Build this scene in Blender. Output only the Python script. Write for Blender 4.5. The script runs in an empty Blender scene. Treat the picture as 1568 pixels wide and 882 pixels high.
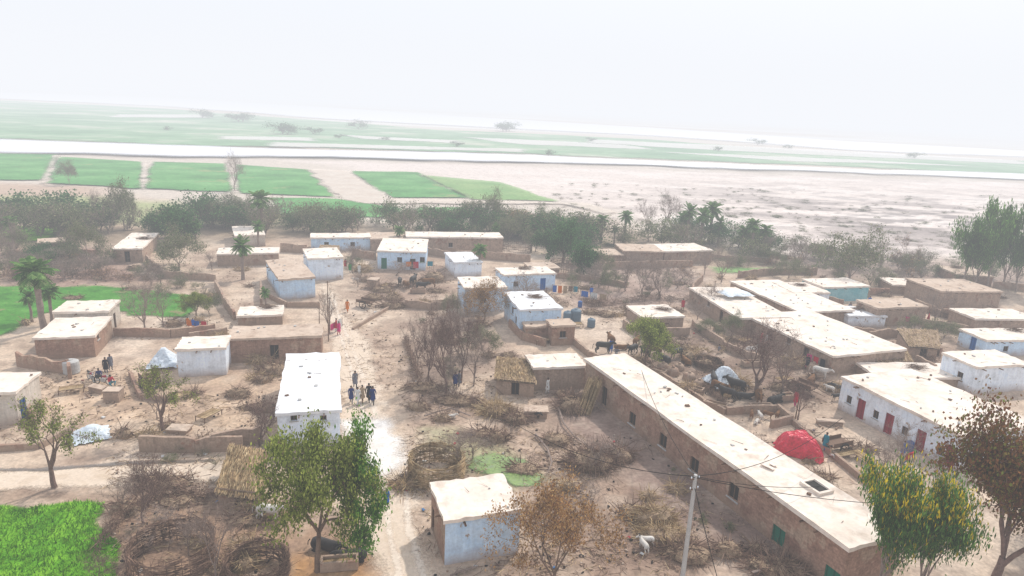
import bpy, math, random, time
import numpy as np
from mathutils import Vector, Matrix
T0=time.time()
rad=math.radians
sc=bpy.context.scene
sc.view_settings.view_transform='Standard'; sc.view_settings.look='None'; sc.view_settings.exposure=0
R=random.Random(11)
# ---------------- camera / image pixels projected to ground ----------------
H=27.0; F=1040.0
RM=Matrix.Rotation(rad(75),3,'X')@Matrix.Rotation(rad(2.7),3,'Z')
CAM=Vector((0,0,H))
cd=bpy.data.cameras.new('camera'); cam=bpy.data.objects.new('camera',cd); sc.collection.objects.link(cam)
cam.matrix_world=Matrix.Translation(CAM)@RM.to_4x4(); cd.sensor_width=36; cd.lens=36*F/1568; cd.clip_end=30000; cd.clip_start=.1
sc.camera=cam
def ray(x,y): return RM@Vector(((x-784)/F,-(y-441)/F,-1))
def P(x,y,z=0.):
    d=ray(x,y)
    if d.z>-.003: d.z=-.003
    return CAM+d*((z-H)/d.z)
RT=RM.transposed()
def proj(v):
    q=RT@(v-CAM); return 784+F*q.x/-q.z, 441-F*q.y/-q.z
def hgt(xb,yb,yt):
    g=P(xb,yb); lo,hi=0.,26.
    for _ in range(30):
        m=(lo+hi)/2
        if proj(Vector((g.x,g.y,m)))[1]>yt: lo=m
        else: hi=m
    return g,lo
def S(r,g,b,k=.75):
    f=lambda c:((c/255+.055)/1.055)**2.4 if c>10 else c/255/12.92
    return (f(r)*k,f(g)*k,f(b)*k,1)
# ---------------- materials ----------------
def nt(name):
    m=bpy.data.materials.new(name); m.use_nodes=True; t=m.node_tree; t.nodes.clear()
    return m,t,t.nodes.new,t.links.new
def ramp(N,cols,pos=None):
    r=N('ShaderNodeValToRGB'); e=r.color_ramp.elements
    n=len(cols); pos=pos or [.3+.4*i/(max(1,n-1)) for i in range(n)]
    while len(e)<n: e.new(.5)
    for i in range(n): e[i].position=pos[i]; e[i].color=cols[i]
    return r
def mixc(N,L,f,a,b,mode='MIX'):
    m=N('ShaderNodeMix'); m.data_type='RGBA'; m.blend_type=mode
    for s,v in ((0,f),(6,a),(7,b)):
        if hasattr(v,'links') or hasattr(v,'is_linked'): L(v,m.inputs[s])
        else: m.inputs[s].default_value=v
    return m.outputs[2]
def noise(N,L,vec,scale,detail=4,rough=.6):
    n=N('ShaderNodeTexNoise'); n.inputs['Scale'].default_value=scale; n.inputs['Detail'].default_value=detail; n.inputs['Roughness'].default_value=rough
    L(vec,n.inputs['Vector']); return n.outputs['Fac']
def maprange(N,L,v,a,b,c,d):
    m=N('ShaderNodeMapRange'); L(v,m.inputs[0])
    for i,x in enumerate((a,b,c,d)): m.inputs[i+1].default_value=x
    return m.outputs[0]
def M(name,cols,scale=1.,fine=9.,fs=.35,rough=.92,bump=.3,brick=0,dirt=None,edge=False,vcol=False,spec=.2,pos=None,patch=None,pw=.05,streak=0):
    m,t,N,L=nt(name)
    geo=N('ShaderNodeNewGeometry'); p=geo.outputs['Position']
    a=noise(N,L,p,scale)
    col=ramp(N,cols,pos); L(a,col.inputs[0]); c=col.outputs[0]
    if vcol:
        at=N('ShaderNodeAttribute'); at.attribute_name='Col'
        c=mixc(N,L,1.,at.outputs['Color'],c,'MULTIPLY')
    if patch:
        pn=noise(N,L,p,patch[1],5,.65); c=mixc(N,L,maprange(N,L,pn,patch[2],patch[2]+pw,0,1),c,patch[0])
    if brick:
        uv=N('ShaderNodeUVMap'); bt=N('ShaderNodeTexBrick'); L(uv.outputs[0],bt.inputs[0])
        bt.inputs['Scale'].default_value=1; bt.inputs['Brick Width'].default_value=.34; bt.inputs['Row Height'].default_value=.15; bt.inputs['Mortar Size'].default_value=.018
        bt.inputs['Color1'].default_value=(1.15,1.12,1.1,1); bt.inputs['Color2'].default_value=(.72,.7,.68,1); bt.inputs['Mortar'].default_value=(.95,.95,.95,1)
        c=mixc(N,L,brick,c,bt.outputs[0],'MULTIPLY')
    b=noise(N,L,p,fine,5,.65)
    v=maprange(N,L,b,.25,.75,1-fs,1+fs)
    g=N('ShaderNodeCombineColor'); [L(v,g.inputs[i]) for i in range(3)]
    c=mixc(N,L,1.,c,g.outputs[0],'MULTIPLY')
    if streak: # rain streaks running down a wall
        mp=N('ShaderNodeMapping'); mp.inputs['Scale'].default_value=(2.2,2.2,.18); L(p,mp.inputs[0]); sn=noise(N,L,mp.outputs[0],1.6,5,.7)
        v2=maprange(N,L,sn,.35,.7,1.06,1-streak); g2=N('ShaderNodeCombineColor'); [L(v2,g2.inputs[i]) for i in range(3)]
        c=mixc(N,L,1.,c,g2.outputs[0],'MULTIPLY')
    if dirt:
        sx=N('ShaderNodeSeparateXYZ'); L(p,sx.inputs[0])
        ad=N('ShaderNodeMath'); ad.operation='MULTIPLY_ADD'; L(a,ad.inputs[0]); ad.inputs[1].default_value=-1.6; L(sx.outputs[2],ad.inputs[2])
        f=maprange(N,L,ad.outputs[0],-.9,.1,.85,0)
        c=mixc(N,L,f,c,dirt)
    bs=N('ShaderNodeBsdfPrincipled'); L(c,bs.inputs['Base Color']); bs.inputs['Roughness'].default_value=rough
    bs.inputs['Specular IOR Level'].default_value=spec
    if bump:
        bp=N('ShaderNodeBump'); bp.inputs['Strength'].default_value=bump; bp.inputs['Distance'].default_value=.08; L(b,bp.inputs['Height']); L(bp.outputs[0],bs.inputs['Normal'])
    out=N('ShaderNodeOutputMaterial')
    if edge:
        at=N('ShaderNodeAttribute'); at.attribute_name='edge'
        ad=N('ShaderNodeMath'); ad.operation='MULTIPLY_ADD'; L(b,ad.inputs[0]); ad.inputs[1].default_value=.9; ad.inputs[2].default_value=-.45
        a2=N('ShaderNodeMath'); a2.operation='ADD'; L(ad.outputs[0],a2.inputs[0]); L(at.outputs['Fac'],a2.inputs[1])
        f=maprange(N,L,a2.outputs[0],.25,.75,0,1 if edge is True else edge)
        tr=N('ShaderNodeBsdfTransparent'); mx=N('ShaderNodeMixShader'); L(f,mx.inputs[0]); L(tr.outputs[0],mx.inputs[1]); L(bs.outputs[0],mx.inputs[2]); L(mx.outputs[0],out.inputs[0])
    else: L(bs.outputs[0],out.inputs[0])
    return m
def LEAF(name,cols,trans=.5):
    m,t,N,L=nt(name)
    geo=N('ShaderNodeNewGeometry'); r=ramp(N,cols,[i/(len(cols)-1) for i in range(len(cols))]); L(geo.outputs['Random Per Island'],r.inputs[0])
    nz=noise(N,L,geo.outputs['Position'],1.1,3); v=maprange(N,L,nz,.32,.68,.6,1.35)
    g=N('ShaderNodeCombineColor'); [L(v,g.inputs[i]) for i in range(3)]
    c=mixc(N,L,1.,r.outputs[0],g.outputs[0],'MULTIPLY')
    d=N('ShaderNodeBsdfDiffuse'); tl=N('ShaderNodeBsdfTranslucent'); L(c,d.inputs[0]); L(c,tl.inputs[0])
    mx=N('ShaderNodeMixShader'); mx.inputs[0].default_value=trans; L(d.outputs[0],mx.inputs[1]); L(tl.outputs[0],mx.inputs[2])
    o=N('ShaderNodeOutputMaterial'); L(mx.outputs[0],o.inputs[0]); return m
def flat(name,col,rough=.8,spec=.2): return M(name,[tuple(x*.85 for x in col[:3])+(1,),col],scale=3,fine=20,fs=.15,rough=rough,bump=0,spec=spec)
mt={}
mt['white']=M('whitewash_wall',[S(208,214,222,.9),S(234,241,250,.95),S(222,235,250,.95)],scale=.8,fine=5,fs=.12,dirt=S(190,165,146),patch=(S(190,170,152),.9,.63),streak=.14)
mt['blue']=M('bluewash_wall',[S(192,210,230,.88),S(206,229,250,.93),S(188,218,247,.92)],scale=.8,fine=5,fs=.14,dirt=S(190,165,146),patch=(S(178,157,140),1.1,.62),brick=.18,streak=.14)
mt['mud']=M('mud_plaster_wall',[S(154,130,114),S(194,168,148),S(176,150,132)],scale=.9,fine=6,fs=.3,brick=.4,dirt=S(172,147,127),streak=.2,patch=(S(166,126,108),.7,.58))
mt['brick']=M('brick_wall',[S(150,114,98),S(186,150,130),S(166,130,112)],scale=.5,fine=6,fs=.32,brick=.7,dirt=S(170,142,122),patch=(S(194,166,144),.45,.52),streak=.22)
mt['cream']=M('cream_wall',[S(218,204,188),S(234,224,212)],scale=.8,fine=5,fs=.2,dirt=S(184,158,138),brick=.15,streak=.15)
mt['turq']=M('turquoise_wall',[S(120,190,200),S(170,215,220)],scale=.8,fine=5,fs=.2)
mt['roof']=M('mud_roof',[S(229,212,196,.86),S(243,230,217,.88),S(236,221,206,.86)],scale=.35,fine=2.2,fs=.12,bump=.15,patch=(S(214,195,178,.8),.7,.5),pw=.25)
mt['roofw']=M('white_roof',[S(228,228,230,.86),S(246,247,250,.89)],scale=.4,fine=2.2,fs=.12,bump=.15,patch=(S(216,209,203,.82),.8,.5),pw=.22)
mt['rooft']=M('brown_roof',[S(206,181,160),S(227,206,187)],scale=.4,fine=2.5,fs=.18,bump=.2,patch=(S(180,153,133),.8,.5),pw=.2)
mt['thatch']=M('thatch',[S(148,124,102),S(192,166,138)],scale=1.5,fine=14,fs=.5,bump=.6)
mt['dark']=flat('dark_interior',(.025,.022,.02,1))
mt['doorblue']=flat('blue_door_paint',S(30,110,190)); mt['doorgreen']=flat('green_door_paint',S(20,125,100)); mt['doorred']=flat('red_door_paint',S(170,40,60)); mt['wood']=flat('old_wood',S(130,102,84)); mt['concrete']=flat('concrete',S(205,203,200))
mt['straw']=LEAF('straw',[S(136,108,80),S(202,174,134),S(224,200,160)],.1)
mt['stick']=LEAF('dry_sticks',[S(98,76,66),S(162,134,116),S(128,102,90)],.05)
mt['bark']=M('bark',[S(105,86,74),S(148,124,106)],scale=3,fine=20,fs=.3)
mt['barkg']=M('grey_bark',[S(142,124,114),S(178,158,146)],scale=3,fine=20,fs=.3)
mt['barkd']=M('dark_bark',[S(112,90,82),S(152,126,116)],scale=3,fine=20,fs=.3)
def cloth(n,c): 
    if n not in mt: mt[n]=flat(n,c,.9,.1)
    return mt[n]
# ---------------- mesh builder ----------------
def setuv(me):
    n=len(me.polygons)
    if n==0: return
    nl=len(me.loops); vi=np.empty(nl,np.int32); me.loops.foreach_get('vertex_index',vi)
    co=np.empty(len(me.vertices)*3,np.float32); me.vertices.foreach_get('co',co); co=co.reshape(-1,3)
    tot=np.empty(n,np.int32); me.polygons.foreach_get('loop_total',tot)
    nr=np.empty(n*3,np.float32); me.polygons.foreach_get('normal',nr); nr=np.repeat(nr.reshape(-1,3),tot,axis=0)
    c=co[vi]; hl=np.hypot(nr[:,0],nr[:,1])+1e-9
    u=(-nr[:,1]*c[:,0]+nr[:,0]*c[:,1])/hl; up=np.abs(nr[:,2])>.8
    uv=np.stack([np.where(up,c[:,0],u),np.where(up,c[:,1],c[:,2])],1).astype(np.float32)
    l=me.uv_layers.new(name='UVMap'); l.data.foreach_set('uv',uv.ravel())
class MB:
    def __init__(s): s.v=[];s.f=[];s.m=[]
    def add(s,vs,fs,m=0):
        o=len(s.v); s.v.extend([(v[0],v[1],v[2]) for v in vs]); s.f.extend([tuple(i+o for i in f) for f in fs]); s.m.extend([m]*len(fs))
    def quad(s,a,b,c,d,m=0): s.add([a,b,c,d],[(0,1,2,3)],m)
    def box(s,c,sz,rz=0,m=0,j=0,rot=None):
        x,y,z=sz[0]/2,sz[1]/2,sz[2]/2
        Mx=rot if rot is not None else Matrix.Rotation(rz,3,'Z'); vs=[]
        for k in range(8):
            v=Vector(((x if k&1 else -x),(y if k&2 else -y),(z if k&4 else -z)))
            if j: v+=Vector((R.uniform(-j,j),R.uniform(-j,j),R.uniform(-j,j)))
            vs.append(Mx@v+Vector(c))
        s.add(vs,[(0,2,3,1),(4,5,7,6),(0,1,5,4),(2,6,7,3),(0,4,6,2),(1,3,7,5)],m)
    def tube(s,pts,rs,n=6,m=0,cap=False,ell=1.):
        pts=[Vector(p) for p in pts]; vs=[];fs=[]
        for i,p in enumerate(pts):
            d=(pts[min(i+1,len(pts)-1)]-pts[max(i-1,0)]); d=d.normalized() if d.length>1e-9 else Vector((0,0,1))
            a=Vector((1,0,0)) if abs(d.x)<.8 else Vector((0,1,0))
            u=d.cross(a).normalized(); w=d.cross(u)
            for k in range(n):
                t=2*math.pi*k/n; vs.append(p+(u*math.cos(t)*ell+w*math.sin(t))*rs[i])
        for i in range(len(pts)-1):
            for k in range(n):
                k2=(k+1)%n; fs.append((i*n+k,i*n+k2,(i+1)*n+k2,(i+1)*n+k))
        if cap: fs.append(tuple(range(n))[::-1]); fs.append(tuple((len(pts)-1)*n+k for k in range(n)))
        s.add(vs,fs,m)
    def strand(s,p,d,L,w,m=0):
        d=Vector(d).normalized(); a=Vector((R.uniform(-1,1),R.uniform(-1,1),R.uniform(-1,1))); u=d.cross(a).normalized()*w/2; p=Vector(p); q=p+d*L
        s.quad(p-u,p+u,q+u*.4,q-u*.4,m)
    def dome(s,c,rx,ry,h,nr=6,ns=14,m=0,j=.05,p=.5):
        vs=[];fs=[];c=Vector(c)
        for i in range(nr+1):
            t=i/nr; r=math.cos(t*math.pi/2)**p if i<nr else 0.02; z=math.sin(t*math.pi/2)*h
            for k in range(ns):
                a=2*math.pi*k/ns; q=1+R.uniform(-j,j); vs.append(c+Vector((rx*r*q*math.cos(a),ry*r*q*math.sin(a),z*(1+R.uniform(-j,j)*.6))))
        for i in range(nr):
            for k in range(ns): k2=(k+1)%ns; fs.append((i*ns+k,i*ns+k2,(i+1)*ns+k2,(i+1)*ns+k))
        s.add(vs,fs,m)
    def mesh(s,name,mats,origin=None,smooth=False,uv=True):
        me=bpy.data.meshes.new(name); V=np.array(s.v,np.float64)
        if origin is not None and len(V): V=V-np.array(origin)
        me.from_pydata(V.tolist(),[],s.f)
        for m in mats: me.materials.append(m)
        me.polygons.foreach_set('material_index',s.m)
        if smooth: me.polygons.foreach_set('use_smooth',[True]*len(s.f))
        if uv: setuv(me)
        return me
    def obj(s,name,mats,origin=(0,0,0),parent=None,smooth=False):
        me=s.mesh(name,mats,origin,smooth); o=bpy.data.objects.new(name,me); sc.collection.objects.link(o)
        if parent: o.parent=parent
        else: o.location=origin
        return o
def empty(name,loc):
    e=bpy.data.objects.new(name,None); e.location=loc; e.empty_display_size=.3; sc.collection.objects.link(e); return e
def put(name,me,loc,rz=0,s=1.):
    o=bpy.data.objects.new(name,me); sc.collection.objects.link(o); o.location=loc; o.rotation_euler=(0,0,rz); o.scale=s if hasattr(s,'__len__') else (s,s,s); return o
# ---------------- numpy noise ----------------
def vn(X,Y,s,seed=0):
    x=X/s;y=Y/s;xi=np.floor(x);yi=np.floor(y);fx=x-xi;fy=y-yi;fx=fx*fx*(3-2*fx);fy=fy*fy*(3-2*fy)
    def h(a,b):
        v=np.sin(a*127.1+b*311.7+seed*74.7)*43758.5453; return v-np.floor(v)
    return (h(xi,yi)*(1-fx)+h(xi+1,yi)*fx)*(1-fy)+(h(xi,yi+1)*(1-fx)+h(xi+1,yi+1)*fx)*fy
def fbm(X,Y,s,seed=0,o=4):
    r=0;a=.5;t=0
    for i in range(o): r=r+a*vn(X,Y,s/2**i,seed+i*3); t+=a; a*=.55
    return r/t
def sd(poly,X,Y):
    n=len(poly); d=np.full(X.shape,1e18); ins=np.zeros(X.shape,bool)
    for i in range(n):
        ax,ay=poly[i];bx,by=poly[(i+1)%n]; ex,ey=bx-ax,by-ay; wx,wy=X-ax,Y-ay
        t=np.clip((wx*ex+wy*ey)/(ex*ex+ey*ey+1e-12),0,1); d=np.minimum(d,(wx-ex*t)**2+(wy-ey*t)**2)
        c=((ay>Y)!=(by>Y)); xx=ax+(Y-ay)*ex/(ey if abs(ey)>1e-12 else 1e-12); ins^=(c&(X<xx))
    d=np.sqrt(d); return np.where(ins,-d,d)
def WP(px): return [tuple(P(x,y)[:2]) for x,y in px]
def sheet(name,px,z,mat,soft=.4,amp=.6,res=(70,70),ns=2.):
    poly=WP(px); a=np.array(poly); lo=a.min(0)-soft-amp; hi=a.max(0)+soft+amp
    nx,ny=res; gx,gy=np.meshgrid(np.linspace(lo[0],hi[0],nx),np.linspace(lo[1],hi[1],ny))
    D=sd(poly,gx,gy)+(fbm(gx,gy,ns,5)-.5)*2*amp; al=np.clip(.5-D/(2*soft),0,1)
    idx=np.arange(nx*ny).reshape(ny,nx); q=np.stack([idx[:-1,:-1],idx[:-1,1:],idx[1:,1:],idx[1:,:-1]],-1).reshape(-1,4)
    keep=al.ravel()[q].max(1)>0; q=q[keep]; used=np.unique(q); mp=np.full(nx*ny,-1); mp[used]=np.arange(len(used))
    V=np.stack([gx.ravel()[used],gy.ravel()[used],np.full(len(used),z)],1)
    me=bpy.data.meshes.new(name); me.from_pydata(V.tolist(),[],mp[q].tolist())
    at=me.attributes.new('edge','FLOAT','POINT'); at.data.foreach_set('value',al.ravel()[used].astype(np.float32))
    me.materials.append(mat); o=bpy.data.objects.new(name,me); sc.collection.objects.link(o); return o
# ---------------- ground ----------------
ny,nx=640,460
ys=np.concatenate([np.linspace(-60,14,12),15*(14000/15)**np.linspace(0,1,ny)]); ny=len(ys)
tt=np.linspace(-1.7,1.7,nx); Y=np.repeat(ys[:,None],nx,1); X=(np.maximum(Y,20)+12)*tt[None,:]
col=np.zeros(X.shape+(3,)); col[:]=S(213,189,166)[:3]
nA=fbm(X,Y,14,1); nB=fbm(X,Y,3.5,9); nC=fbm(X,Y,1.6,13)
def mixin(mask,c):
    global col
    col=col*(1-mask[...,None])+np.array(c[:3])*mask[...,None]
mixin(np.clip((nA-.5)*4,0,1)*.6,S(184,156,136)); mixin(np.clip((nB-.52)*6,0,1)*.5,S(154,128,112)); mixin(np.clip((.44-nA)*5,0,1)*.6,S(236,217,198))
regs=[
 ([(-900,150),(-900,345),(0,345),(0,300),(150,300),(420,330),(600,345),(900,335),(1200,400),(1568,405),(2400,420),(2400,180)],S(216,202,188),8,8,1),
 ([(420,243),(900,256),(1568,280),(2600,330),(2600,440),(1568,392),(1180,395),(1040,345),(930,320),(850,305),(640,262),(540,262),(520,250)],S(234,219,210),6,6,1),
 ([(-900,225),(0,280),(160,284),(170,330),(0,335),(-700,330)],S(194,164,141),5,5,.8),
 ([(-300,296),(30,300),(170,300),(330,318),(420,330),(430,345),(200,345),(0,330),(-300,325)],S(155,175,108),5,6,.7),
 ([(0,375),(170,375),(230,430),(0,440)],S(166,134,122),3,4,.9),
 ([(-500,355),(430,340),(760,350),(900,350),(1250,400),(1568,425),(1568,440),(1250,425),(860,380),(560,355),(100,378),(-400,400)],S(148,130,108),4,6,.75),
 ([(860,400),(1065,405),(1075,470),(900,470)],S(176,151,140),2,4,.8),
 ([(1180,395),(1568,400),(1568,440),(1250,425)],S(168,146,136),3,4,.8),
 ([(630,465),(760,480),(760,560),(640,620),(625,540)],S(148,125,111),2,3,.75),
 ([(545,410),(690,410),(690,470),(540,460)],S(162,136,120),2,3,.7),
 ([(845,590),(920,610),(1150,790),(1250,882),(930,882),(960,740),(860,650)],S(148,125,115),1.5,2.5,.85),  # dark soil, with the long building's shade painted into its colour
 ([(905,590),(925,600),(1300,882),(1170,882)],S(132,109,99),1,1.5,.6),  # darker strip along the barracks wall, its shade painted on the ground
 ([(960,500),(1080,500),(1270,570),(1290,625),(1120,620),(980,560)],S(136,112,98),1.5,2,.88),
 ([(1280,480),(1568,500),(1568,540),(1420,560),(1290,540)],S(166,140,124),1.5,2,.65),
 ([(1110,640),(1210,630),(1330,720),(1300,760),(1240,700)],S(226,202,178),1,1.5,.9),
 ([(50,560),(420,570),(420,660),(60,660)],S(218,187,156),2,2,.6),
 ([(160,760),(440,780),(570,830),(580,930),(170,930)],S(166,131,104),1,2,.8),
 ([(440,850),(560,852),(580,900),(430,900)],S(205,154,100),.6,.8,.8),
 ([(640,610),(860,640),(900,700),(860,760),(700,700),(620,670)],S(192,165,144),1,2,.6),
 ([(800,760),(960,740),(1100,850),(1080,930),(780,930)],S(160,133,114),1,2,.7),
 ([(0,745),(300,745),(350,780),(160,772),(0,772)],S(168,142,122),.6,1,.8),
 ([(650,655),(760,668),(850,735),(780,750),(700,720)],S(150,164,110),.8,1.4,.5),
]
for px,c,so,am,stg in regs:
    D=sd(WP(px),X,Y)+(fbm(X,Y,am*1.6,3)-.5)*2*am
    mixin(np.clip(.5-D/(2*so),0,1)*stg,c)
near=np.clip((150-Y)/30,0,1)
mixin(np.clip((nC-.54)*8,0,1)*near*.4,S(140,114,100)); mixin(np.clip((.42-nC)*8,0,1)*near*.3,S(232,212,191))
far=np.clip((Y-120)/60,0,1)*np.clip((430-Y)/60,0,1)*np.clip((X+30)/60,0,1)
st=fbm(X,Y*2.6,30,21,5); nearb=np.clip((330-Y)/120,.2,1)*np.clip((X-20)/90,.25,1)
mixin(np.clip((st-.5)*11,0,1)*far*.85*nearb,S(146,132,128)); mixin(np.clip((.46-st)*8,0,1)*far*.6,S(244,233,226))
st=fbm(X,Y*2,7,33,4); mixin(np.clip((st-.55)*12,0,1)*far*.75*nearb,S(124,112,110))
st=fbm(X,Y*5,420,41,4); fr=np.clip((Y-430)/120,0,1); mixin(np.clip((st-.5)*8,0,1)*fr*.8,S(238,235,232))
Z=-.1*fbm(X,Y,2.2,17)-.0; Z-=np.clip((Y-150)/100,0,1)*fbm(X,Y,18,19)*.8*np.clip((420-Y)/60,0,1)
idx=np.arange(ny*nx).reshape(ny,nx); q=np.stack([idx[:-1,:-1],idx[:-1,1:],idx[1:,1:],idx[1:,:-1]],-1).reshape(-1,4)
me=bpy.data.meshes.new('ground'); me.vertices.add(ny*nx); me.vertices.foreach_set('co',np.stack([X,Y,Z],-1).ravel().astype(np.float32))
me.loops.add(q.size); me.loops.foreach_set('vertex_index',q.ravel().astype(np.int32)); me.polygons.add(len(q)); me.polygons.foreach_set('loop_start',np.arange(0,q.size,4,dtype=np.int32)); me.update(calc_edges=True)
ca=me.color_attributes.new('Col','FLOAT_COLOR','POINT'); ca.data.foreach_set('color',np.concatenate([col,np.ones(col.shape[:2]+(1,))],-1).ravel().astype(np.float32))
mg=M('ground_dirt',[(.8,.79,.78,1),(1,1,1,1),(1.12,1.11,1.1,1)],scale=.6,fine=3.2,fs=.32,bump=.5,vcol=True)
me.materials.append(mg); go=bpy.data.objects.new('ground',me); sc.collection.objects.link(go)
# ---------------- sheets ----------------
gf=M('green_crop',[S(66,140,66,.62),S(90,166,84,.66),S(122,184,108,.68)],scale=.07,fine=.9,fs=.28,bump=.3,edge=True,patch=(S(145,170,104,.65),.06,.6))
gfn=M('village_crop',[S(56,130,36,.6),S(82,162,50,.62),S(105,178,70,.65)],scale=.4,fine=3,fs=.35,bump=.5,edge=.9,patch=(S(150,150,100,.7),.25,.6))
gf2=M('bright_crop',[S(80,152,12,.6),S(118,190,30,.64),S(150,208,50,.66)],scale=.6,fine=6,fs=.35,bump=.6,edge=True)
gf3=M('pale_crop',[S(122,174,95,.7),S(158,194,120,.7)],scale=.08,fine=.8,fs=.3,edge=.85)
fields=[([(-500,225),(-300,230),(88,237),(65,276),(-400,272)],gf),([(90,240),(216,248),(216,289),(76,280)],gf),([(236,248),(345,251),(356,294),(222,289)],gf),
 ([(362,252),(470,260),(512,301),(365,296)],gf),([(535,262),(640,264),(715,303),(598,303)],gf),([(645,268),(765,279),(850,308),(722,305)],gf3),
 ([(418,303),(520,305),(610,320),(590,333),(430,328)],gf),([(640,318),(700,318),(740,332),(640,336)],gf),([(850,335),(890,333),(930,352),(880,356)],gf3),
 ([(-300,335),(0,346),(95,349),(70,368),(0,372),(-300,375)],gf2),([(1090,410),(1180,410),(1180,418),(1100,418)],gf3)]
for px,m_ in fields: sheet('crop_field',px,.12,m_,soft=1.6,amp=1.8,res=(110,60),ns=9)
sheet('crop_field',[(-200,440),(160,438),(290,452),(300,470),(285,486),(195,482),(120,460),(60,485),(0,515),(-300,540)],.05,gfn,soft=.7,amp=1.,res=(130,60))
FG=[(-260,780),(0,776),(158,770),(150,800),(178,840),(176,930),(-260,930)]
sheet('crop_field',FG,.02,gf2,soft=.3,amp=.5,res=(90,60),ns=1.5)
farg=M('hazed_far_crop',[S(118,172,122,.65),S(146,192,144,.68),S(202,210,184,.74)],scale=.014,fine=.1,fs=.22,bump=0,edge=.88,pos=[.36,.52,.66])  # green kept pale: distance haze is partly mixed into this colour
sheet('floodplain_fields',[(-900,165),(-900,205),(0,212),(330,222),(800,236),(1100,248),(1568,266),(2300,300),(2300,275),(1568,247),(1300,236),(1000,214),(700,200),(500,186),(250,166),(0,154)],.35,farg,soft=12,amp=24,res=(420,180),ns=90)
sndb=M('sand_bar',[S(232,226,218,.85),S(244,240,236,.88)],scale=.02,fine=.2,fs=.1,edge=.7,bump=0)
for px in [[(180,176),(310,176),(320,181),(170,180)],[(330,209),(470,212),(480,217),(340,214)],[(520,207),(700,216),(700,220),(560,214)],[(700,210),(960,222),(1000,230),(800,222)],[(1000,233),(1300,245),(1500,256),(1200,247)],[(420,219),(800,229),(800,234),(420,225)],[(900,214),(1300,232),(1568,247),(1568,252),(1200,236),(900,220)]]:
    sheet('sand_bar',px,.5,sndb,soft=6,amp=8,res=(140,60),ns=40)
wt,t_,N_,L_=nt('river_water'); bs=N_('ShaderNodeBsdfPrincipled'); bs.inputs['Base Color'].default_value=(.7,.69,.71,1); bs.inputs['Roughness'].default_value=.4
at=N_('ShaderNodeAttribute'); at.attribute_name='edge'; tr=N_('ShaderNodeBsdfTransparent'); mx=N_('ShaderNodeMixShader'); L_(at.outputs['Fac'],mx.inputs[0]); L_(tr.outputs[0],mx.inputs[1]); L_(bs.outputs[0],mx.inputs[2]); o_=N_('ShaderNodeOutputMaterial'); L_(mx.outputs[0],o_.inputs[0])
sheet('river_water',[(-900,190),(0,215),(180,220),(330,224),(500,231),(700,235),(830,239),(1100,252),(1568,268),(2300,300),(2300,310),(1568,275),(1100,258),(830,249),(560,243),(330,239),(0,235),(-900,216)],.55,wt,soft=5,amp=16,res=(420,130),ns=70)
sheet('river_water',[(-900,135),(0,151),(250,163),(500,183),(750,196),(1000,209),(1300,230),(1568,241),(2300,270),(2300,255),(1568,232),(1300,217),(1000,196),(700,178),(300,152),(0,141),(-900,110)],.6,wt,soft=20,amp=35,res=(420,200),ns=200)
rd=M('dirt_road_dust',[S(222,199,174,.83),S(240,220,199,.84),S(230,209,184,.83)],scale=.5,fine=5,fs=.16,edge=.85,bump=.25)
sheet('dirt_road',[(493,432),(508,434),(518,475),(556,515),(573,560),(590,620),(625,680),(640,730),(636,790),(675,882),(690,930),(575,930),(572,860),(560,800),(565,750),(550,705),(522,690),(520,600),(512,540),(500,480)],.012,rd,soft=1.1,amp=1.1,res=(120,260),ns=1.6)
sheet('dirt_road',[(-300,722),(60,722),(200,712),(350,708),(420,716),(400,735),(200,742),(0,750),(-300,760)],.016,rd,soft=.5,amp=.5,res=(180,50),ns=1.5)
rt=M('wheel_track_dust',[S(240,222,203,.85),S(247,233,216,.88)],scale=.5,fine=4,fs=.15,edge=.8,bump=.1)
for dx in (0,26):
    L1=[(503,450),(512,490),(527,530),(540,575),(552,620),(568,665),(585,710),(592,760),(594,810),(606,860),(618,920)]
    k=[.2,.3,.45,.55,.7,.8,.95,1.1,1.2,1.35,1.5]
    sheet('wheel_track',[(x+dx*c-3*c-1,y) for (x,y),c in zip(L1,k)]+[(x+dx*c+4*c+1,y) for (x,y),c in list(zip(L1,k))[::-1]],.02,rt,soft=.25,amp=.25,res=(110,300),ns=1.2)
rw=M('white_gravel',[S(230,222,213,.86),S(246,241,236,.9)],scale=.8,fine=6,fs=.18,edge=.92)
sheet('chalky_gravel_patch',[(524,645),(584,640),(610,672),(624,705),(600,726),(565,735),(534,702)],.028,rw,soft=1.,amp=.9,res=(70,90),ns=1.4)
pm=M('pond_scum_green',[S(115,145,85,.6),S(160,190,105,.6),S(150,165,125,.6)],scale=1.2,fine=5,fs=.25,rough=.3,spec=.5,edge=True,bump=.05)
sheet('pond_water',[(726,700),(760,694),(800,706),(832,730),(826,742),(790,742),(750,724),(722,716)],.02,pm,soft=.4,amp=.6,res=(70,70),ns=1.5)
dk=M('ditch_water',[S(120,105,95,.6),S(150,140,130,.6)],scale=1,fine=5,fs=.2,rough=.3,spec=.5,edge=.8,bump=.05)
sheet('drainage_ditch',[(-200,716),(60,717),(200,706),(330,703),(330,707),(200,711),(60,722),(-200,721)],.02,dk,soft=.15,amp=.2,res=(200,50),ns=1.)
tr_=M('path_dust',[S(226,208,192),S(240,227,213)],scale=.2,fine=1,fs=.15,edge=.85)
sheet('footpath',[(470,258),(535,262),(600,304),(900,312),(950,325),(930,330),(860,312),(560,312),(520,305)],.16,tr_,soft=2,amp=2,res=(160,80),ns=8)
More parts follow.
